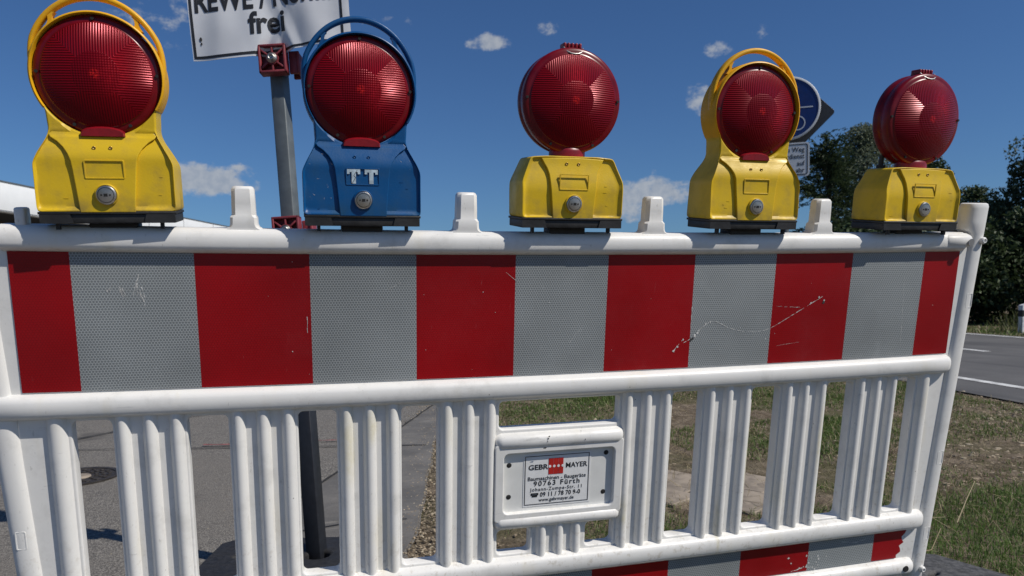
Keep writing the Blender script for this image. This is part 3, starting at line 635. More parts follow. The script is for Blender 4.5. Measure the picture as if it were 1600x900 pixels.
def make_lamp(name, x, z, yaw, body, handle, label, roll=0.0):
    root = empty(name, BM @ Matrix.Translation((x, YM, z)) @ Matrix.Rotation(R(yaw), 4, 'Z') @ Matrix.Rotation(R(roll), 4, 'Y')); tag(root, label, 'warning lamp', 'warning lamps on top of the barrier')
    cz = .242 if handle else .245; rl = .0965 if handle else .1005
    bm_ = M[body]
    k = shell(outline_handle(), 0, cz, rl + .001, dep_handle, relief) if handle else shell(outline_box(), 0, .078, 0, dep_box, relief)
    vs, fs = centre_panel(dep_handle if handle else dep_box, [(.080, .147), (.066, .158), (.050, .1545), (.036, .1485), (.018, .1440)] if handle else [(.0620, .1330), (.03, .1345), (.012, .1348)]); k.add(vs, fs, 0, True)
    for q in range(3):                                       # small moulded marks on the side fields
        x_ = random.choice((-1, 1)) * random.uniform(.062, .088); z_ = random.uniform(.03, .085); ys_ = -((dep_handle(z_) if handle else dep_box(z_)) + relief(x_, z_)); k.box(x_, x_ + random.uniform(.003, .009), ys_ - .0005, ys_ + .0005, z_, z_ + .0012)
    if body == 'blue':
        for q in range(30):
            x_ = random.uniform(-.095, .095); z_ = random.uniform(.03, .14); a_ = random.uniform(0, 3); l_ = random.uniform(.002, .006); yy = -(dep_handle(z_) + relief(x_, z_)) - .0003
            k.add([(x_, yy, z_), (x_ + .0005, yy, z_ + .0005), (x_ + l_ * math.cos(a_), yy - .0002, z_ + l_ * math.sin(a_))], [[0, 1, 2]], 1)
    k.build('housing', [bm_, M['scratch']], root, sharp=32)
    fy = dep_handle(.05) if handle else dep_box(.05)
    # lens: thick domed drum, prisms both sides
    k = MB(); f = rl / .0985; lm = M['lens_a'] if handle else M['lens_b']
    dome = [(r_, -.0288 - (math.sqrt(.19 ** 2 - r_ ** 2) - math.sqrt(.19 ** 2 - .0845 ** 2))) for r_ in (.0005, .01, .02, .03, .04, .05, .06, .07, .078, .0845)]
    for sg in (1, -1):
        rs = [[(r_ * f * math.cos(2 * math.pi * q / 72), sg * h_, cz + r_ * f * math.sin(2 * math.pi * q / 72)) for q in range(72)] for r_, h_ in dome]; k.rings(rs, 0, True, False)
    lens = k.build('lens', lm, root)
    k = MB(); hp = [(.0845, -.0288), (.086, -.0268), (.0895, -.0262), (.0945, -.0250), (.0975, -.0225), (.0985, -.0185)] + ([(.0985, -.005), (.0968, -.003), (.0968, .003), (.0985, .005)] if not handle else []) + [(.0985, .0185), (.0975, .0225), (.0945, .0250), (.0895, .0262), (.086, .0268), (.0845, .0288)]
    rs = [[(r_ * f * math.cos(2 * math.pi * q / 72), h_, cz + r_ * f * math.sin(2 * math.pi * q / 72)) for q in range(72)] for r_, h_ in hp]; k.rings(rs, 0, True, False)
    rim = k.build('lens_rim', M['rim'], root, sharp=45)
    for a_ in (2, 90 if handle else 178, 178 if handle else 242, 242, 298)[:5]:
        k = MB(); k.lathe([(.0028, -.0285), (.0026, -.0250)], 10, 'Y', (.0915 * f * math.cos(R(a_)), 0, cz + .0915 * f * math.sin(R(a_)))); q = k.build('screw', M['dark'], rim)
    # red neck collar
    k = MB()
    if handle:
        k.rings([[(wx * math.cos(math.pi * q / 12) * (1), -y_ , .1440 + hz * math.sin(math.pi * q / 12) ** .6) for q in range(13)] for y_, wx, hz in ((.020, .034, .016), (.034, .034, .016), (.038, .032, .013))], 0, True, True, True)
    else: k.rings([[(.037 * math.cos(2 * math.pi * q / 32) * a_, .030 * math.sin(2 * math.pi * q / 32) * a_, z_) for q in range(32)] for z_, a_ in ((.138, 1.0), (.150, 1.0), (.1545, .97), (.1565, .9), (.165, .88))])
    k.build('neck', M['neck'], root, sharp=50)
    # black base with raised ends and stepped middle
    k = MB(); bw = .104; bd = fy - .001
    k.box(-bw - .0015, bw + .0015, -bd - .001, bd + .001, .0155, .0200, 0, .001); k.box(-bw, bw, -bd + .002, bd - .002, .0002, .0160, 0, .002)
    for s in (-1, 1): k.rings([[(s * .058, y_, .0155), (s * (.050 + .004), y_, .0006), (s * (bw - .0005), y_, .0006), (s * (bw - .0005), y_, .0155)] for y_ in (-bd - .0008, -bd + .004)], 0, False)
    k.box(-.038, .038, -.022, .022, -.022, .0008, 0, .003); 
    for s in (-1, 1): k.box(s * .080 - .003, s * .080 + .003, -bd + .008, -bd + .016, -.010, .001)
    k.build('base', M['black'], root)
    # lock
    ly = -(fy + .001); k = MB(); k.lathe([(.0158, ly + .004), (.0158, ly - .004), (.0145, ly - .0055), (.0128, ly - .0058), (.0125, ly - .0040), (.0118, ly - .0060), (.004, ly - .0068), (.0003, ly - .0068)], 32, 'Y', (0, 0, .0475)); lk = k.build('lock', M['steel'], root, sharp=30)
    k = MB(); k.box(-.0030, .0030, ly - .0072, ly - .0060, .0450, .0500); 
    for s in (-1, 1): k.lathe([(.0016, ly - .0072), (.0015, ly - .006)], 8, 'Y', (s * .0065, 0, .0475))
    k.build('keyhole', M['dark'], lk)
    k = MB(); k.lathe([(.0186, ly + .004), (.0180, ly - .0020), (.0162, ly - .0026), (.0160, ly + .002)], 32, 'Y', (0, 0, .0475)); k.build('lock_collar', bm_, root)
    # label field: raised border
    zc = .0895; yl = -(dep_handle(zc) if handle else dep_box(zc))
    vs, fs = curve_mesh([rrect(-.0300, .0300, zc - .0150, zc + .0150, .002), rrect(-.0288, .0288, zc - .0138, zc + .0138, .0015)], .0008, .0004, lambda c_: (c_.x, yl - c_.z - (0 if handle else .0014), c_.y)); k = MB(); k.add(vs, fs); k.build('label_border', bm_, root)
    yr = -(dep_handle(.124) if handle else dep_box(.124))
    for s in (-1, 1):
        k = MB(); k.lathe([(.0030, yr + .002), (.0030, yr - .0008), (.0018, yr - .0010), (.0014, yr), (.0002, yr)], 12, 'Y', (s * .0125 - .001, 0, .1245)); k.build('rivet', M['brass'] if body != 'blue' else M['blue'], root)
    if handle:
        hm = M['orange'] if body == 'yellow' else bm_
        # carrying bow
        P = []
        for i in range(41):
            a_ = R(-2 + 184 * i / 40); P.append(((.0975 + .0062 * min(1, math.sin(math.pi * i / 40) * 2.2)) * math.cos(a_), -.010, cz + .006 + .1190 * math.sin(a_)))
        k = MB(); rs = []
        for i, q in enumerate(P):
            q = Vector(q); t_ = (Vector(P[min(i + 1, 40)]) - Vector(P[max(i - 1, 0)])).normalized(); n_ = Vector((t_.z, 0, -t_.x)); w1 = .0042 + .0008 * math.sin(math.pi * i / 40); w2 = .0095
            rs.append([q + n_ * (w1 * math.copysign(abs(math.cos(b_)) ** .7, math.cos(b_))) + Vector((0, w2 * math.copysign(abs(math.sin(b_)) ** .7, math.sin(b_)), 0)) for b_ in [2 * math.pi * g_ / 14 for g_ in range(14)]])
        k.rings(rs)
        for a_ in (50, 130):
            c0 = Vector((  .0995 * math.cos(R(a_)), -.010, cz + .0995 * math.sin(R(a_)))); c1 = Vector((.1035 * math.cos(R(a_ + (2 if a_ < 90 else -2))), -.010, cz + .006 + .1190 * math.sin(R(a_ + (2 if a_ < 90 else -2)))))
            c1 = c1 + (c1 - c0).normalized() * -.002; d_ = (c1 - c0); tv = Vector((-d_.z, 0, d_.x)).normalized()
            rs = []
            for u, w_ in ((-.1, .009), (.15, .0055), (.4, .0030), (.65, .0030), (.9, .0050), (1.0, .0075)):
                c_ = c0 + d_ * u; rs.append([c_ + tv * w_ + Vector((0, -.0075, 0)), c_ + tv * w_ + Vector((0, .0075, 0)), c_ - tv * w_ + Vector((0, .0075, 0)), c_ - tv * w_ + Vector((0, -.0075, 0))])
            k.rings(rs)
        k.build('handle', hm, root, sharp=50)
        k = MB(); k.rings([[((.0995 + q[0]) * math.cos(2 * math.pi * i / 90), q[1], cz + (.0995 + q[0]) * math.sin(2 * math.pi * i / 90)) for q in ((-.0055, -.0312), (-.0040, -.0325), (.0000, -.0320), (.0012, -.0295), (.0008, -.020), (-.006, -.020))] for i in range(34 - 90, 0)][0:0] or
                [[((.0995 + q[0]) * math.cos(R(a_)), q[1], cz + (.0995 + q[0]) * math.sin(R(a_))) for q in ((-.0022, -.0302), (-.0012, -.0318), (.0008, -.0312), (.0018, -.0290), (.0012, .028), (-.0022, .028))] for a_ in [-32 + 244 * i / 80 for i in range(81)]], 0, True, True)
        k.build('lens_ring', hm, root, sharp=60)
    else:
        k = MB(); zt = cz + .0965
        k.box(-.020, .020, -.012, .012, zt - .006, zt + .004, 0, .002)
        for q in range(5): x_ = -.0155 + q * .0078; k.box(x_ - .0028, x_ + .0028, -.014, .012, zt + .002, zt + .0135, 0, .0018)
        k.build('lens_clip', M['neck'], root)
        k = MB(); k.tube([(-.0195 , -.016, zt + .004), (-.0165, -.024, zt - .004), (-.008, -.028, zt - .0085), (0, -.0285, zt - .0095), (.008, -.028, zt - .0085), (.0165, -.024, zt - .004), (.0195, -.016, zt + .004)], .0016, 8); k.build('wire_loop', M['steel'], root)
    return root
BZ = 1.0925
make_lamp('warning_lamp', -.826, BZ + .001, 2, 'yellow', True, 'yellow warning lamp with carrying handle beside the white paper sign, leftmost on the barrier', -1.0)
lb = make_lamp('warning_lamp', -.402, BZ, 1, 'blue', True, 'blue warning lamp with handle and pale TT letters on its front')
k = MB(); yl = -(dep_handle(.0895) + .0009)
def tee(x0):
    k.box(x0, x0 + .0235, yl - .0003, yl + .0006, .0975, .1025); k.box(x0, x0 + .0045, yl - .00032, yl + .0006, .0940, .0974); k.box(x0 + .0190, x0 + .0235, yl - .00032, yl + .0006, .0940, .0974); k.box(x0 + .0080, x0 + .0155, yl - .00028, yl + .0006, .0770, .0974)
tee(-.0280); tee(.0035); k.build('lettering', M['letter_pale'], lb)
k = MB()
for (x0, z0), (x1, z1) in zip([(-.010, .101), (-.016, .092), (-.013, .088), (-.019, .078)], [(-.016, .092), (-.013, .088), (-.019, .078), (-.020, .077)]): k.add([(x0 - .0005, yl - .0006, z0), (x0 + .0005, yl - .0006, z0), (x1 + .0005, yl - .0006, z1), (x1 - .0005, yl - .0006, z1)], [[0, 1, 2, 3]])
k.build('sticker_crack', M['chip'], lb)
make_lamp('warning_lamp', .006, BZ, 0, 'yellow', False, 'yellow warning lamp without handle, between the blue lamp and a yellow one with handle')
make_lamp('warning_lamp', .414, BZ + .001, 0, 'yellow', True, 'yellow warning lamp with carrying handle in front of the round blue sign')
l5 = make_lamp('warning_lamp', .842, BZ + .002, 2, 'yellow', False, 'yellow warning lamp without handle in front of the dark trees, rightmost on the barrier')
k = MB(); k.tube([(-.060, .025, .135), (-.060, .025, .168)], .0055, 10); k.tube([(-.060, .025, .135), (-.060, .025, .146)], .010, 10); k.build('sensor_knob', M['black'], l5)

# rubber foot plate under the right end of the barrier
M['rubber_shaded'] = simple('shaded_moulded_rubber', (.016, .016, .018), .7, var=.4, scale=60, bump=.5)  # sign post plate: the barrier's shadow is put into the rubber colour
def foot_plate(name, mtx, label, sx, sy, h, holes, rub='rubber'):
    o_ = empty(name, mtx); tag(o_, label, 'foot plate')
    pts = [(-sx, -sy + .03), (-sx + .03, -sy), (sx - .03, -sy), (sx, -sy + .03), (sx, sy - .03), (sx - .03, sy), (-sx + .03, sy), (-sx, sy - .03)]
    hs = [[(hx + a_ * math.cos(R(30 * q)), hy + b_ * math.sin(R(30 * q))) for q in range(12)] for hx, hy, a_, b_ in holes]
    vs, fs = curve_mesh([pts] + hs, h / 2 - .012, .012, lambda c_: (c_.x, c_.y, c_.z + h / 2)); k = MB(); k.add(vs, fs, 0, True)
    k.build('slab', M[rub], o_, sharp=30)
    k = MB(); vs, fs = curve_mesh([[(a_ * .9, b_ * .88) for a_, b_ in pts]], h * .22, .002, lambda c_: (c_.x, c_.y, c_.z + h * .25)); k.add(vs, fs); k.build('underside', M[rub], o_)
    return o_
foot_plate('foot_plate', Matrix.Translation((1.215, -.148, 0)) @ Matrix.Rotation(R(17.5), 4, 'Z'), 'dark grey rubber foot plate with hand holes under the right end of the barrier', .22, .36, .128, [(.066, .255, .036, .022), (-.10, .29, .035, .02), (.07, -.2, .03, .02)])

foot_plate('foot_plate', Matrix.Translation((-1.10, -.12, 0)) @ Matrix.Rotation(R(4), 4, 'Z'), 'dark grey rubber foot plate under the left end of the barrier', .22, .36, .128, [(.066, .255, .036, .022), (-.10, .29, .035, .02), (.07, -.2, .03, .02)])
# ================================================================ SIGN POST with paper-white sign
PB = Vector((-.510, .925, .0)); PT = Vector((-.600, 1.035, 1.90)); ax = (PT - PB).normalized()
PX = Vector((math.cos(R(-13)), math.sin(R(-13)), 0)); PY = ax.cross(PX).normalized(); PX = PY.cross(ax).normalized()
PM = Matrix(((PX.x, PY.x, ax.x, PB.x), (PX.y, PY.y, ax.y, PB.y), (PX.z, PY.z, ax.z, PB.z), (0, 0, 0, 1)))
sp = empty('sign_post', PM); tag(sp, 'leaning grey square steel post carrying a crumpled white sign with black lettering', 'sign post')
PROT = Matrix.Rotation(R(-12), 4, 'Z')
k = MB(); k.box(-.0235, .0235, -.0235, .0235, .06, 1.97, 0, .004, PROT); k.build('pole', M['zinc'], sp)
k = MB(); k.box(-.0265, .0265, -.0265, .0265, .058, .60, 0, .004, PROT); k.build('pole_sleeve', simple('dark_steel', (.025, .028, .036), .5, .3), sp)
def clamp(z, y):
    k = MB(); w_, h_ = .044, .046
    for x0, x1, z0, z1 in ((-w_, w_, h_ - .008, h_), (-w_, w_, -h_, -h_ + .008), (-w_, -w_ + .008, -h_, h_), (w_ - .008, w_, -h_, h_)): k.box(x0, x1, y - .022, y + .02, z + z0, z + z1, 0, .002)
    k.box(-w_ + .004, w_ - .004, y + .002, y + .018, z - h_ + .004, z + h_ - .004)
    for a_ in (40, 140, 220, 320, 270, 90):
        mx_ = Matrix.Translation((0, 0, z)) @ Matrix.Rotation(R(a_), 4, 'Y'); k.box(.012, .046 if a_ not in (90, 270) else .042, y - .020, y + .006, -.0028, .0028, 0, .001, mx_)
    k.lathe([(.020, y - .020), (.022, y + .01)], 20, 'Y', (0, 0, z)); 
    c_ = k.build('clamp', M['clamp'], sp)
    k = MB(); k.lathe([(.017, y - .022), (.017, y - .026), (.011, y - .028), (.0105, y - .036), (.007, y - .037), (.006, y - .031), (.0005, y - .031)], 6 if False else 24, 'Y', (0, 0, z)); k.build('bolt', M['steel'], c_)
    k = MB(); 
    k.box(.044, .078, y + .018, y + .030, z - .04, z + .034, 0, .003); k.box(.070, .080, y + .012, y + .075, z - .040, z + .028, 0, .003); k.box(.044, .076, y + .07, y + .082, z - .04, z + .034, 0, .003)
    k.build('clamp_arm', M['clamp'], c_)
def pole_z(): return 0
clamp(1.722, -.056); clamp(1.165, -.052)
# sign panel, wrinkled foil on a thin sheet
SGX0, SGX1, SGZ0, SGZ1 = -.252, .262, 1.738, 2.12
def wrinkle(x, z):
    b_ = z - SGZ0
    y_ = .016 * math.exp(-((x - .02) / .05) ** 2) * math.exp(-b_ / .05) + .010 * math.sin(x * 22 + 1) * math.exp(-b_ / .12) + .010 * mnoise.noise(Vector((x * 12, z * 6, 2))) + .012 * math.sin((x + .3) * 7)
    y_ += .016 * max(0, 1 - abs(x + .03 - b_ * .5) / .028) * math.exp(-b_ / .1) - .013 * max(0, 1 - abs(x - .075 + b_ * .3) / .03) * math.exp(-b_ / .12)
    return y_
def sheet_pt(x, z, off=0.0): return (x, -.088 + wrinkle(x, z) - off, z + (x * .035) + .006 * math.sin(x * 13) * math.exp(-(z - SGZ0) / .05))
k = MB(); NX, NZ = 90, 60
for off, flip in ((0, 0), (-.0015, 1)):
    vs = [sheet_pt(SGX0 + (SGX1 - SGX0) * i / NX, SGZ0 + (SGZ1 - SGZ0) * j_ / NZ, off) for j_ in range(NZ + 1) for i in range(NX + 1)]
    k.add(vs, [[j_ * (NX + 1) + i, j_ * (NX + 1) + i + 1, (j_ + 1) * (NX + 1) + i + 1, (j_ + 1) * (NX + 1) + i] for j_ in range(NZ) for i in range(NX)], 0, True)
M['sign_white'] = simple('sign_foil', (.60, .61, .63), .30, var=.05, scale=8)
panel = k.build('sign_panel', M['sign_white'], sp)
def on_sheet(x, z, off=.0012): return sheet_pt(x, z, off)
k = MB()
def band(x0, x1, z0, z1):
    nx_, nz_ = max(1, int((x1 - x0) / .006)), max(1, int((z1 - z0) / .006))
    vs = [on_sheet(x0 + (x1 - x0) * i / nx_, z0 + (z1 - z0) * j_ / nz_) for j_ in range(nz_ + 1) for i in range(nx_ + 1)]
    k.add(vs, [[j_ * (nx_ + 1) + i, j_ * (nx_ + 1) + i + 1, (j_ + 1) * (nx_ + 1) + i + 1, (j_ + 1) * (nx_ + 1) + i] for j_ in range(nz_) for i in range(nx_)])
band(SGX0 + .004, SGX0 + .012, SGZ0 + .006, SGZ1 - .004); band(SGX1 - .030, SGX1 - .022, SGZ0 + .014, SGZ1 - .004); band(SGX0 + .012, SGX1 - .030, SGZ0 + .006, SGZ0 + .014); band(SGX0 + .012, SGX1 - .030, SGZ1 - .012, SGZ1 - .004)
k.build('sign_border', M['black_paint'], panel)
def sign_text(s, size, x, z, width):
    k_ = MB(); text(k_, s, size, lambda c_: (x + c_.x, c_.z, z + c_.y), .027, width=width, extrude=.0001)
    bm = bmesh.new(); me = bpy.data.meshes.new('tmp'); me.from_pydata(k_.v, [], k_.f); bm.from_mesh(me); bpy.data.meshes.remove(me)
    bmesh.ops.triangulate(bm, faces=bm.faces[:])
    for _ in range(3):
        lg_ = [e for e in bm.edges if e.calc_length() > .010]
        if lg_: bmesh.ops.subdivide_edges(bm, edges=lg_, cuts=1)
    out = MB(); bm.verts.index_update(); out.add([on_sheet(v.co.x, v.co.z, .0014 - v.co.y) for v in bm.verts], [[v.index for v in f.verts] for f in bm.faces]); bm.free(); return out
tx = sign_text('frei', .098, -.006, SGZ0 + .069, .116); tx2 = sign_text('REWE / Norma', .098, -.006, SGZ0 + .151, .455); tx.add(tx2.v, tx2.f)
tx.build('lettering', M['black_paint'], panel)
k = MB()
for x, z, r_ in ((-.222, SGZ0 + .066, .0045), (-.221, SGZ0 + .052, .003)): k.add([on_sheet(x + r_ * math.cos(q), z + r_ * 1.6 * math.sin(q), .0016) for q in [i * .9 for i in range(7)]], [list(range(7))])
k.build('scuff_marks', M['chip'], panel)
fp = foot_plate('foot_plate', Matrix.Translation((-.56, .90, 0)) @ Matrix.Rotation(R(-12), 4, 'Z'), 'rubber foot plate darkened by painted shade, carrying the leaning grey sign post', .30, .165, .10, [(.05, -.005, .052, .052), (.17, .08, .05, .02), (-.2, 0, .04, .025)], 'rubber_shaded')

# ================================================================ BLUE ROUND SIGN with plates, on a post behind the barrier
bs = empty('traffic_sign', Matrix.Translation((4.05, 4.81, 0)) @ Matrix.Rotation(R(-32), 4, 'Z')); tag(bs, 'round blue path sign with white rim above a small white lettered plate', 'traffic sign')
M['sign_blue'] = simple('sign_blue', (.003, .022, .135), .35, var=.08); M['sign_rim'] = simple('sign_rim_white', (.62, .63, .64), .35, var=.06); M['sign_back'] = simple('sign_back_grey', (.05, .052, .055), .5, .4)
k = MB(); k.tube([(0, .04, 0), (0, .04, 2.98)], .030, 16); k.build('pole', M['zinc'], bs)
CZ = 2.735; k = MB(); k.lathe([(.312, .008), (.312, -.012), (.306, -.016), (.292, -.016), (.292, -.011), (.0005, -.011)], 64, 'Y', (0, 0, CZ), 0); disc = k.build('disc', M['sign_rim'], bs, sharp=40)
k = MB(); k.lathe([(.2915, -.0105), (.2915, -.0125), (.0005, -.0125)], 64, 'Y', (0, 0, CZ)); k.build('blue_face', M['sign_blue'], disc, sharp=40)
k = MB(); k.box(-.24, .24, -.0145, -.0130, CZ - .006, CZ + .006)
for s in (-1, 1):
    vs, fs = curve_mesh([[(s * .10 + .072 * math.cos(R(12 * q)), CZ - .150 + .072 * math.sin(R(12 * q))) for q in range(30)], [(s * .10 + .061 * math.cos(R(12 * q)), CZ - .150 + .061 * math.sin(R(12 * q))) for q in range(30)]], .0007, 0, lambda c_: (c_.x, -.0138 - c_.z, c_.y)); k.add(vs, fs)
for (x0, z0), (x1, z1) in (((-.10, -.15), (-.04, -.07)), ((-.04, -.07), (.07, -.07)), ((.07, -.07), (.01, -.15)), ((.01, -.15), (-.04, -.07)), ((.06, -.05), (.10, -.15)), ((.06, -.05), (.035, -.045))):
    d_ = Vector((x1 - x0, z1 - z0)); n_ = Vector((-d_.y, d_.x)).normalized() * .006; k.add([(x0 + n_.x, -.0142, CZ + z0 + n_.y), (x0 - n_.x, -.0142, CZ + z0 - n_.y), (x1 - n_.x, -.0142, CZ + z1 - n_.y), (x1 + n_.x, -.0142, CZ + z1 + n_.y)], [[0, 1, 2, 3]])
k.build('bicycle_symbol', M['sign_rim'], disc)
for x0, h_ in ((-.05, .17), (.06, .11)):                   # grown-up and child walking, upper half
    k = MB()
    k.lathe([(h_ * .11, -.0145), (h_ * .11, -.0132)], 16, 'Y', (x0, 0, CZ + .04 + h_ * .95)); z0 = CZ + .04
    for P in ([(-.16, .40), (.16, .40), (.20, .82), (-.20, .82)], [(-.16, .40), (-.02, .40), (-.12, 0), (-.26, 0)], [(.02, .40), (.16, .40), (.24, 0), (.10, 0)]):
        k.add([(x0 + a_ * h_, -.0142, z0 + b_ * h_) for a_, b_ in P], [[0, 1, 2, 3]])
    k.build('walker_symbol', M['sign_rim'], disc)
k = MB(); vs, fs = curve_mesh([rrect(-.21, .21, 2.065, 2.395, .03)], .003, .001, lambda c_: (c_.x, -.006 - c_.z, c_.y)); k.add(vs, fs); pl2 = k.build('text_plate', M['sign_rim'], bs)
k = MB(); vs, fs = curve_mesh([rrect(-.196, .196, 2.079, 2.381, .022), rrect(-.187, .187, 2.088, 2.372, .016)], .0006, 0, lambda c_: (c_.x, -.0112 - c_.z, c_.y)); k.add(vs, fs)
for s_, z_ in (('m Weg', 2.305), ('rdienst', 2.240), ('auf', 2.170), ('ahr', 2.103)):
    text(k, s_, .066, (lambda zz: lambda c_: (.165 + c_.x, -.0112 - c_.z, zz + c_.y))(z_), .01, 'RIGHT', sx=.9)
k.build('lettering', M['black_paint'], pl2)
k = MB(); mx_ = Matrix.Translation((.075, .115, CZ - .04)) @ Matrix.Rotation(R(45), 4, 'Y'); vs, fs = curve_mesh([rrect(-.27, .27, -.27, .27, .03)], .008, .002, lambda c_: mx_ @ Vector((c_.x, c_.z, c_.y))); k.add(vs, fs); k.build('diamond_back', M['sign_back'], bs)

# delineator post on the far verge
dl = empty('delineator_post', loc=(13.35, 10.1, 0)); tag(dl, 'short white delineator post with black band in tall grass across the road', 'delineator post')
k = MB(); k.rings([[(-.06, -.05, z), (.06, -.05, z + (.03 if z > .5 else 0)), (.06, .05, z + (.03 if z > .5 else 0)), (-.06, .05, z)] for z in (0, .56)], 0, False); k.build('post', M['sign_rim'], dl)
k = MB(); k.rings([[(-.0615, -.0515, z), (.0615, -.0515, z + .02), (.0615, .0515, z + .02), (-.0615, .0515, z)] for z in (.33, .46)], 0, False); k.build('black_band', M['black_paint'], dl)

# ================================================================ BUILDING on the left with white canopy
b0 = Vector((-10.3, 25.7)); bd_ = Vector((5.15, 15.3)).normalized(); bn = Vector((bd_.y, -bd_.x))
M['fascia'] = simple('white_fascia', (.80, .81, .80), .45, var=.03, scale=1.5); M['soffit'] = simple('dark_soffit', (.05, .05, .052), .8); M['wall_dark'] = simple('dark_brick', (.09, .075, .065), .85, var=.3, scale=8); M['glass'] = simple('dark_window', (.02, .024, .028), .08, var=.2)
bl = empty('building', Matrix.Translation((b0.x, b0.y, 0)) @ Matrix(((bn.x, bd_.x, 0, 0), (bn.y, bd_.y, 0, 0), (0, 0, 1, 0), (0, 0, 0, 1)))); tag(bl, 'low flat roofed building with a broad white canopy edge on the left', 'building')
k = MB(); k.box(-14, 0, -14, 34, 4.62, 4.83, 0, .02); k.box(-.30, .004, -14.004, 34.004, 3.86, 4.834, 0, .02); k.box(-14, -.302, -14, -13.72, 3.87, 4.61)
for q in range(16): k.box(-.01, .0065, -12.5 + 3 * q, -12.47 + 3 * q, 3.88, 4.80, 1)
k.box(-.31, .014, -14.01, 34.01, 4.80, 4.86, 2); k.box(-.2, .0075, -14, 34, 3.885, 3.905, 1); k.build('fascia', [M['fascia'], M['sign_back'], M['zinc']], bl)
k = MB(); k.box(-14, -.305, -13.7, 34, 4.0, 4.1); k.build('soffit', M['soffit'], bl)
k = MB(); k.box(-13.6, -3.2, -13.2, 33.5, 0, 4.0); wl = k.build('wall', M['wall_dark'], bl)
for q in range(5):
    k = MB(); y0 = -11 + q * 8.5; k.box(-3.25, -3.14, y0, y0 + 5.5, .3, 3.0); k.build('window', M['glass'], bl)
for q in range(6):
    k = MB(); k.box(-.9, -.65, -12.9 + q * 9, -12.65 + q * 9, 0, 4.0); k.build('column', M['zinc'], bl)

# ================================================================ TREES
def leaf_mat(name, c0, c1, trans=.25):
    mt, t, p = mat(name); n = t.node('ShaderNodeObjectInfo'); g_ = t.node('ShaderNodeNewGeometry')
    rnd = g_.outputs['Random Per Island']; t.put(p.inputs['Base Color'], t.mix(rnd, c0, c1)); p.inputs['Roughness'].default_value = .55; p.inputs['Specular IOR Level'].default_value = .3
    tr = t.node('ShaderNodeBsdfTranslucent'); t.put(tr.inputs[0], t.mix(rnd, tuple(x * 1.3 for x in c0), tuple(x * 1.3 for x in c1))); ms = t.node('ShaderNodeMixShader'); ms.inputs[0].default_value = trans
    t.l.new(p.outputs[0], ms.inputs[1]); t.l.new(tr.outputs[0], ms.inputs[2]); t.l.new(ms.outputs[0], t.n['Material Output'].inputs[0]); return mt
M['bark'] = simple('bark', (.06, .048, .036), .9, var=.4, scale=14, bump=.6)
M['leaf_dark'] = leaf_mat('leaf_dark', (.020, .034, .014), (.075, .108, .042), .2)
M['leaf_mid'] = leaf_mat('leaf_mid', (.036, .055, .026), (.11, .14, .07))
M['leaf_grey'] = leaf_mat('leaf_greyish', (.085, .105, .065), (.19, .22, .14))
def rvec(): 
    while True:
        v = Vector((random.uniform(-1, 1), random.uniform(-1, 1), random.uniform(-1, 1)))
        if .01 < v.length < 1: return v
def leaf(mb, c, d_, l_, w_, mi=0):
    d_ = d_.normalized(); s = d_.cross(rvec()).normalized() * w_ / 2; n_ = d_.cross(s).normalized() * l_ * .12
    mb.add([c - d_ * l_ / 2, c + s + n_, c + d_ * l_ / 2, c - s + n_], [[0, 1, 2], [0, 2, 3]], mi)
def tree(name, x, y, h, spread, crown0, leafs, lsize, label, group, trunk_r=.12, sprays=False, cl=60, clr=.5, squash=1.0, top=.35):
    root = empty(name, loc=(x, y, 0)); tag(root, label, 'tree' if 'tree' in name else 'bush', group)
    tk = MB(); H = h * .93; base = Vector((0, 0, -.05)); pts = [Vector((math.sin(i * 1.3 + x) * .06 * i * trunk_r * 4, math.cos(i * 1.7 + y) * .06 * i * trunk_r * 4, H * i / 8 - .05)) for i in range(9)]
    tk.tube(pts, [trunk_r * (1 - .11 * i) for i in range(9)], 8)
    cr = MB(); cents = []
    for q in range(cl):
        u = random.random() ** .8; z = h * (crown0 + (1 - crown0) * u) ; prof = (1 - u) ** .55 * (.35 + 1.6 * min(u * 2.2, .45)) * (1 - top) + top * (1 - u) if not sprays else (1 - u * .86)
        a_ = random.uniform(0, 2 * math.pi); r_ = spread * prof * random.random() ** .45; cents.append(Vector((r_ * math.cos(a_), r_ * math.sin(a_) * squash, z)))
    for i, c_ in enumerate(cents):
        o_ = pts[min(8, max(0, int((c_.z - .12 * h) / H * 8)))]
        if i % 2 == 0:
            mid = o_.lerp(c_, .5) + Vector((0, 0, .06 * h * random.random())); tk.tube([o_, mid, c_], [trunk_r * .28, trunk_r * .16, trunk_r * .05], 5)
        n_ = int(leafs / cl); cr_ = clr * random.uniform(.55, 1.25)
        if sprays:
            out = Vector((c_.x, c_.y, 0)).normalized() if c_.xy.length > .05 else rvec()
            for sp_ in range(9):
                d_ = (out * 1.1 + rvec() * .75 + Vector((0, 0, .25))).normalized(); st_ = c_ - out * cr_ * .4 + rvec() * cr_ * .5; ln = cr_ * random.uniform(.9, 1.7)
                for f in range(n_ // 9):
                    u = random.random(); p_ = st_ + d_ * ln * u + Vector((0, 0, -.35 * ln * u * u)); leaf(cr, p_ + rvec() * .05, d_ + rvec() * .8, lsize * random.uniform(.8, 1.5), lsize * .30)
        else:
            for f in range(n_):
                v = rvec(); v = v * (v.length ** -.35); p_ = c_ + Vector((v.x * cr_, v.y * cr_, v.z * cr_ * .75)); leaf(cr, p_, rvec(), lsize * random.uniform(.7, 1.4), lsize * random.uniform(.5, .8))
    tk.build('trunk', M['bark'], root); cr.build('crown', leaf_of[name_key(label)], root); return root
leaf_of = {'dark': M['leaf_dark'], 'mid': M['leaf_mid'], 'pale': M['leaf_grey']}
def name_key(l): return 'pale' if 'pale' in l or 'airy' in l else ('mid' if 'bushy' in l else 'dark')
G = 'trees across the road'
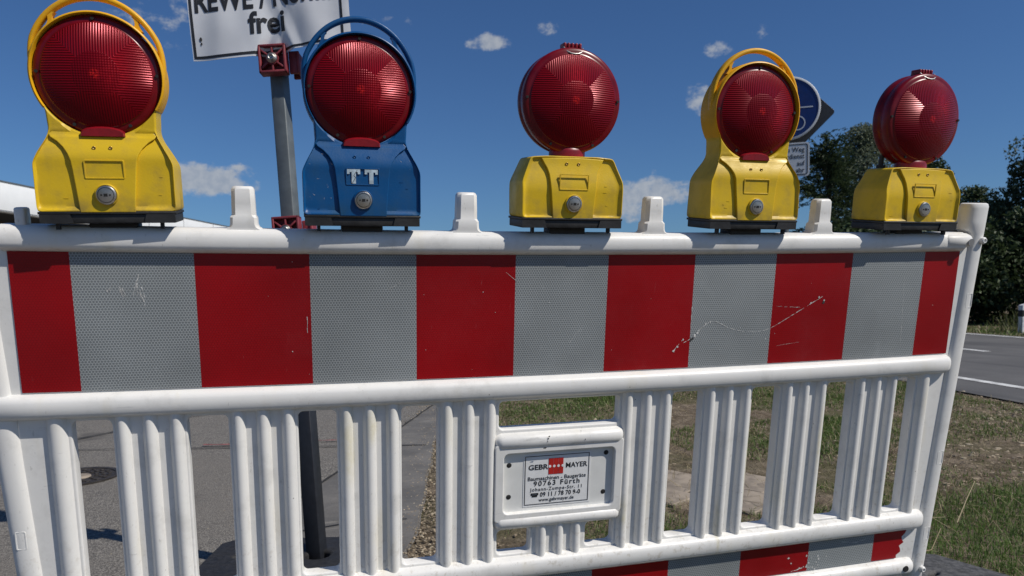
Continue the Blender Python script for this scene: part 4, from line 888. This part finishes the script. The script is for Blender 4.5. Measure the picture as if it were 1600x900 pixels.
tree('tree', 14.35, 17.3, 5.3, 1.6, .10, 22000, .105, 'dark tree with drooping feathery sprays right of the blue round sign', G, .10, True, 95, .62)
tree('tree', 21.3, 23.8, 7.5, 2.4, .25, 17000, .11, 'tall airy tree with thin greyish crown behind the rightmost lamp', G, .15, False, 70, .62, top=.2)
tree('tree', 18.7, 18.2, 4.9, 2.2, .05, 20000, .11, 'broad dark tree directly behind the housing of the rightmost lamp', G, .12, False, 80, .6)
tree('tree', 20.6, 15.6, 5.35, 2.6, .06, 24000, .10, 'bushy tree at the right edge of the picture behind the end post', G, .12, False, 80, .55)
tree('tree', 22.0, 19.4, 4.3, 1.6, .10, 12000, .11, 'small dark pointed tree behind the barrier end post', G, .10, False, 45, .5)
G2 = 'hedge bushes under the trees'
for i, (x, y, h, s_, lb_) in enumerate([(12.9, 14.6, 2.4, 1.3, 'low dark bush below the feathery tree'), (14.4, 14.3, 2.5, 1.4, 'dark bush below the tall airy crown'), (15.9, 13.9, 2.7, 1.5, 'dense dark bush behind the barrier end post'),
                                        (17.4, 13.4, 2.8, 1.5, 'dense dark bush above the delineator post'), (18.9, 12.6, 2.8, 1.5, 'dark bush at the right edge behind the road verge'), (20.2, 11.4, 2.7, 1.5, 'dark bush farthest right beyond the road'), (16.9, 11.6, 1.9, 1.1, 'low dark bush close behind the delineator post')]):
    tree('bush', x, y, h, s_, .0, 9000, .13, lb_, G2, .05, False, 60, .48, top=.2)

# overhead wire
k = MB(); A, B = Vector((30.0, 31.95, 5.6)), Vector((60, 24.5, 11.5)); k.tube([A.lerp(B, i / 20) - Vector((0, 0, .7 * math.sin(math.pi * i / 20))) for i in range(21)], .014, 6); tag(k.build('power_line', M['black']), 'thin overhead wire crossing the sky above the trees', 'wire')

# ================================================================ GRASS, GRAVEL, STRAW
M['grass_a'] = leaf_mat('grass_green', (.058, .112, .018), (.135, .205, .048), .3); M['grass_b'] = leaf_mat('grass_olive', (.075, .11, .026), (.17, .19, .065), .3); M['straw'] = leaf_mat('straw', (.26, .205, .115), (.44, .37, .23), .15)
def dens(x, y):
    n = mnoise.fractal(Vector((x * .9 + 4, y * .9, 0)), 1.0, 2.0, 3); n2 = mnoise.noise(Vector((x * 3.1, y * 3.1, 7)))
    v = .42 + n * .9 + n2 * .35
    dist = y + .35 * x
    if x < 1.0 and y < 2.0: v += .55 * min(1, max(0, (x - .28) / .2))       # thick turf right behind the middle of the barrier
    if 1.2 < x < 2.9 and y < 1.1: v += .5
    if 1.6 < x < 3.2 and 1.9 < y < 3.0: v += .35
    if 1.9 < x < 3.4 and 3.0 < y < 4.0: v -= .4
    if 2.6 < x < 4.4 and .9 < y < 2.6: v -= .18
    if .9 < x < 1.75 and 1.05 < y < 1.9: v -= .55
    if x - asph_x(y) < .32: v -= 1.0
    return v
gr = MB(); cnt = 0
def blade(mb, x, y, h_, w_, mi, z=0.0):
    a_ = random.uniform(0, 2 * math.pi); lean = random.uniform(.2, 1.35) * h_; dx, dy = math.cos(a_), math.sin(a_); px, py = -dy * w_ / 2, dx * w_ / 2
    mb.add([(x - px, y - py, z), (x + px, y + py, z), (x + dx * lean * .35 + px * .7, y + dy * lean * .35 + py * .7, z + h_ * .6), (x + dx * lean * .35 - px * .7, y + dy * lean * .35 - py * .7, z + h_ * .6), (x + dx * lean, y + dy * lean, z + h_ * (1.15 - .35 * lean / h_))], [[0, 1, 2, 3], [3, 2, 4]], mi)
for _ in range(330000):
    y = -.9 + 7.2 * random.random() ** 1.35; x = random.uniform(-.1, 7.5)
    if x - asph_x(y) < .04 or road_s(x, y) > -.12: continue
    dv = dens(x, y)
    if random.random() > dv: continue
    far = max(0, y - .5 + x * .2); mi = 0 if random.random() < .30 + .5 * dv else (1 if random.random() < .8 else 2)
    blade(gr, x, y, random.uniform(.014, .052) * (1.2 if dv > .8 else .85),   .0026 + .0009 * far, mi, field(x, y) + .004); cnt += 1
for _ in range(45000):                                     # small broad weeds between the blades
    y = -.9 + 6 * random.random() ** 1.3; x = random.uniform(.0, 6.5)
    if x - asph_x(y) < .1 or road_s(x, y) > -.15 or random.random() > dens(x, y) * .8: continue
    leaf(gr, Vector((x, y, field(x, y) + random.uniform(.006, .025))), rvec() * Vector((1, 1, .4)), random.uniform(.006, .014) * (1 + .25 * max(0, y)), random.uniform(.004, .009) * (1 + .25 * max(0, y)), 0 if random.random() < .7 else 1)
tag(gr.build('grass', [M['grass_a'], M['grass_b'], M['straw']]), 'patchy green grass on the soil behind the barrier', 'grass', kind='stuff')
stw = MB()
for _ in range(5500):
    x = random.uniform(.2, 6.5); y = random.uniform(-.3, 5.5)
    if x - asph_x(y) < .1 or road_s(x, y) > -.1: continue
    a_ = random.uniform(0, 6.28); l_ = random.uniform(.03, .2) * random.random() ** .5; z = field(x, y) + random.uniform(.008, .035); stw.tube([(x, y, z), (x + l_ * .5 * math.cos(a_), y + l_ * .5 * math.sin(a_), z + random.uniform(.0, .05)), (x + l_ * math.cos(a_ + .4), y + l_ * math.sin(a_ + .4), z + random.uniform(-.005, .02))], [.0011, .0010, .0005], 3)
for P in ([(1.42, .52, .02), (1.46, .56, .09), (1.52, .58, .115), (1.72, .58, .105)], [(1.34, .40, .06), (1.50, .42, .06), (1.64, .52, .09)], [(1.9, .7, .03), (2.05, .80, .08), (2.2, .90, .12)], [(2.3, .5, .03), (2.33, .56, .09)]): stw.tube(P, [.0020, .0018, .0014, .0009][:len(P)], 5)
tag(stw.build('straw_stalks', M['straw']), 'dry straw stalks scattered over the grass and soil', 'straw', kind='stuff')
pb = MB()
ICO = []
for q in range(5):
    bm = bmesh.new(); bmesh.ops.create_icosphere(bm, subdivisions=1, radius=1)
    for v in bm.verts: v.co *= random.uniform(.7, 1.15)
    bm.verts.index_update(); ICO.append(([v.co.copy() for v in bm.verts], [[v.index for v in f.verts] for f in bm.faces])); bm.free()
def pebble(x, y, z, r_):
    vs, fs = random.choice(ICO); a_ = random.uniform(0, 6.28); ca, sa = math.cos(a_), math.sin(a_); sz = random.uniform(.4, .8); sx_ = random.uniform(.7, 1.3)
    pb.add([(x + (v.x * ca * sx_ - v.y * sa) * r_, y + (v.x * sa * sx_ + v.y * ca) * r_, z + v.z * r_ * sz) for v in vs], fs, random.choice((0, 0, 1, 2)))
for _ in range(7500):
    y = -.2 + 5.5 * random.random() ** 1.4; x = asph_x(y) + random.gauss(.06, .13); pebble(x, y, .006, random.uniform(.002, .008))
for _ in range(5000):
    y = -.2 + 6 * random.random(); x = random.uniform(.3, 6)
    if road_s(x, y) > .1 or dens(x, y) > .75: continue
    pebble(x, y, field(x, y) + .006, random.uniform(.003, .012) * random.uniform(.5, 1.5))
for _ in range(2600):                                      # rubble strip towards the road
    x = random.uniform(2.2, 5.2); y = random.gauss(1.9 + (x - 2.8) * .45, .6)
    if road_s(x, y) > .05: continue
    pebble(x, y, field(x, y) + .006, random.uniform(.004, .02) * random.uniform(.4, 1.2))
for _ in range(900):
    pebble(random.uniform(-3, -.2), random.uniform(.6, 4.5), .006, random.uniform(.001, .0028))
tag(pb.build('gravel', [M['stone'], simple('stone_dark', (.15, .12, .085), .9, var=.4), simple('stone_pale', (.38, .32, .23), .85, var=.3)]), 'loose pale gravel along the asphalt edge', 'gravel', kind='stuff')
# verge across the road: short turf strip and taller tufts
vg = MB()
for _ in range(16000):
    l = random.uniform(-3, 32); s_ = ROAD_W + .1 + abs(random.gauss(0, 1.3)); q = rp(s_, l, 0); tall = random.random() < .12 * min(1, s_ - ROAD_W)
    blade(vg, q[0], q[1], random.uniform(.08, .16) if tall else random.uniform(.03, .07), .016, 2 if tall and random.random() < .5 else (1 if random.random() < .5 else 0))
for cx_, cy_ in ((13.35, 10.45), (13.6, 10.2), (13.95, 9.7)):
    for _ in range(70): blade(vg, cx_ + random.gauss(0, .14), cy_ + random.gauss(0, .14), random.uniform(.2, .6), .010, 2 if random.random() < .3 else 1)
tag(vg.build('verge_grass', [M['grass_a'], M['grass_b'], M['straw']]), 'rough grass verge with tall dry tufts across the road', 'grass', kind='stuff')
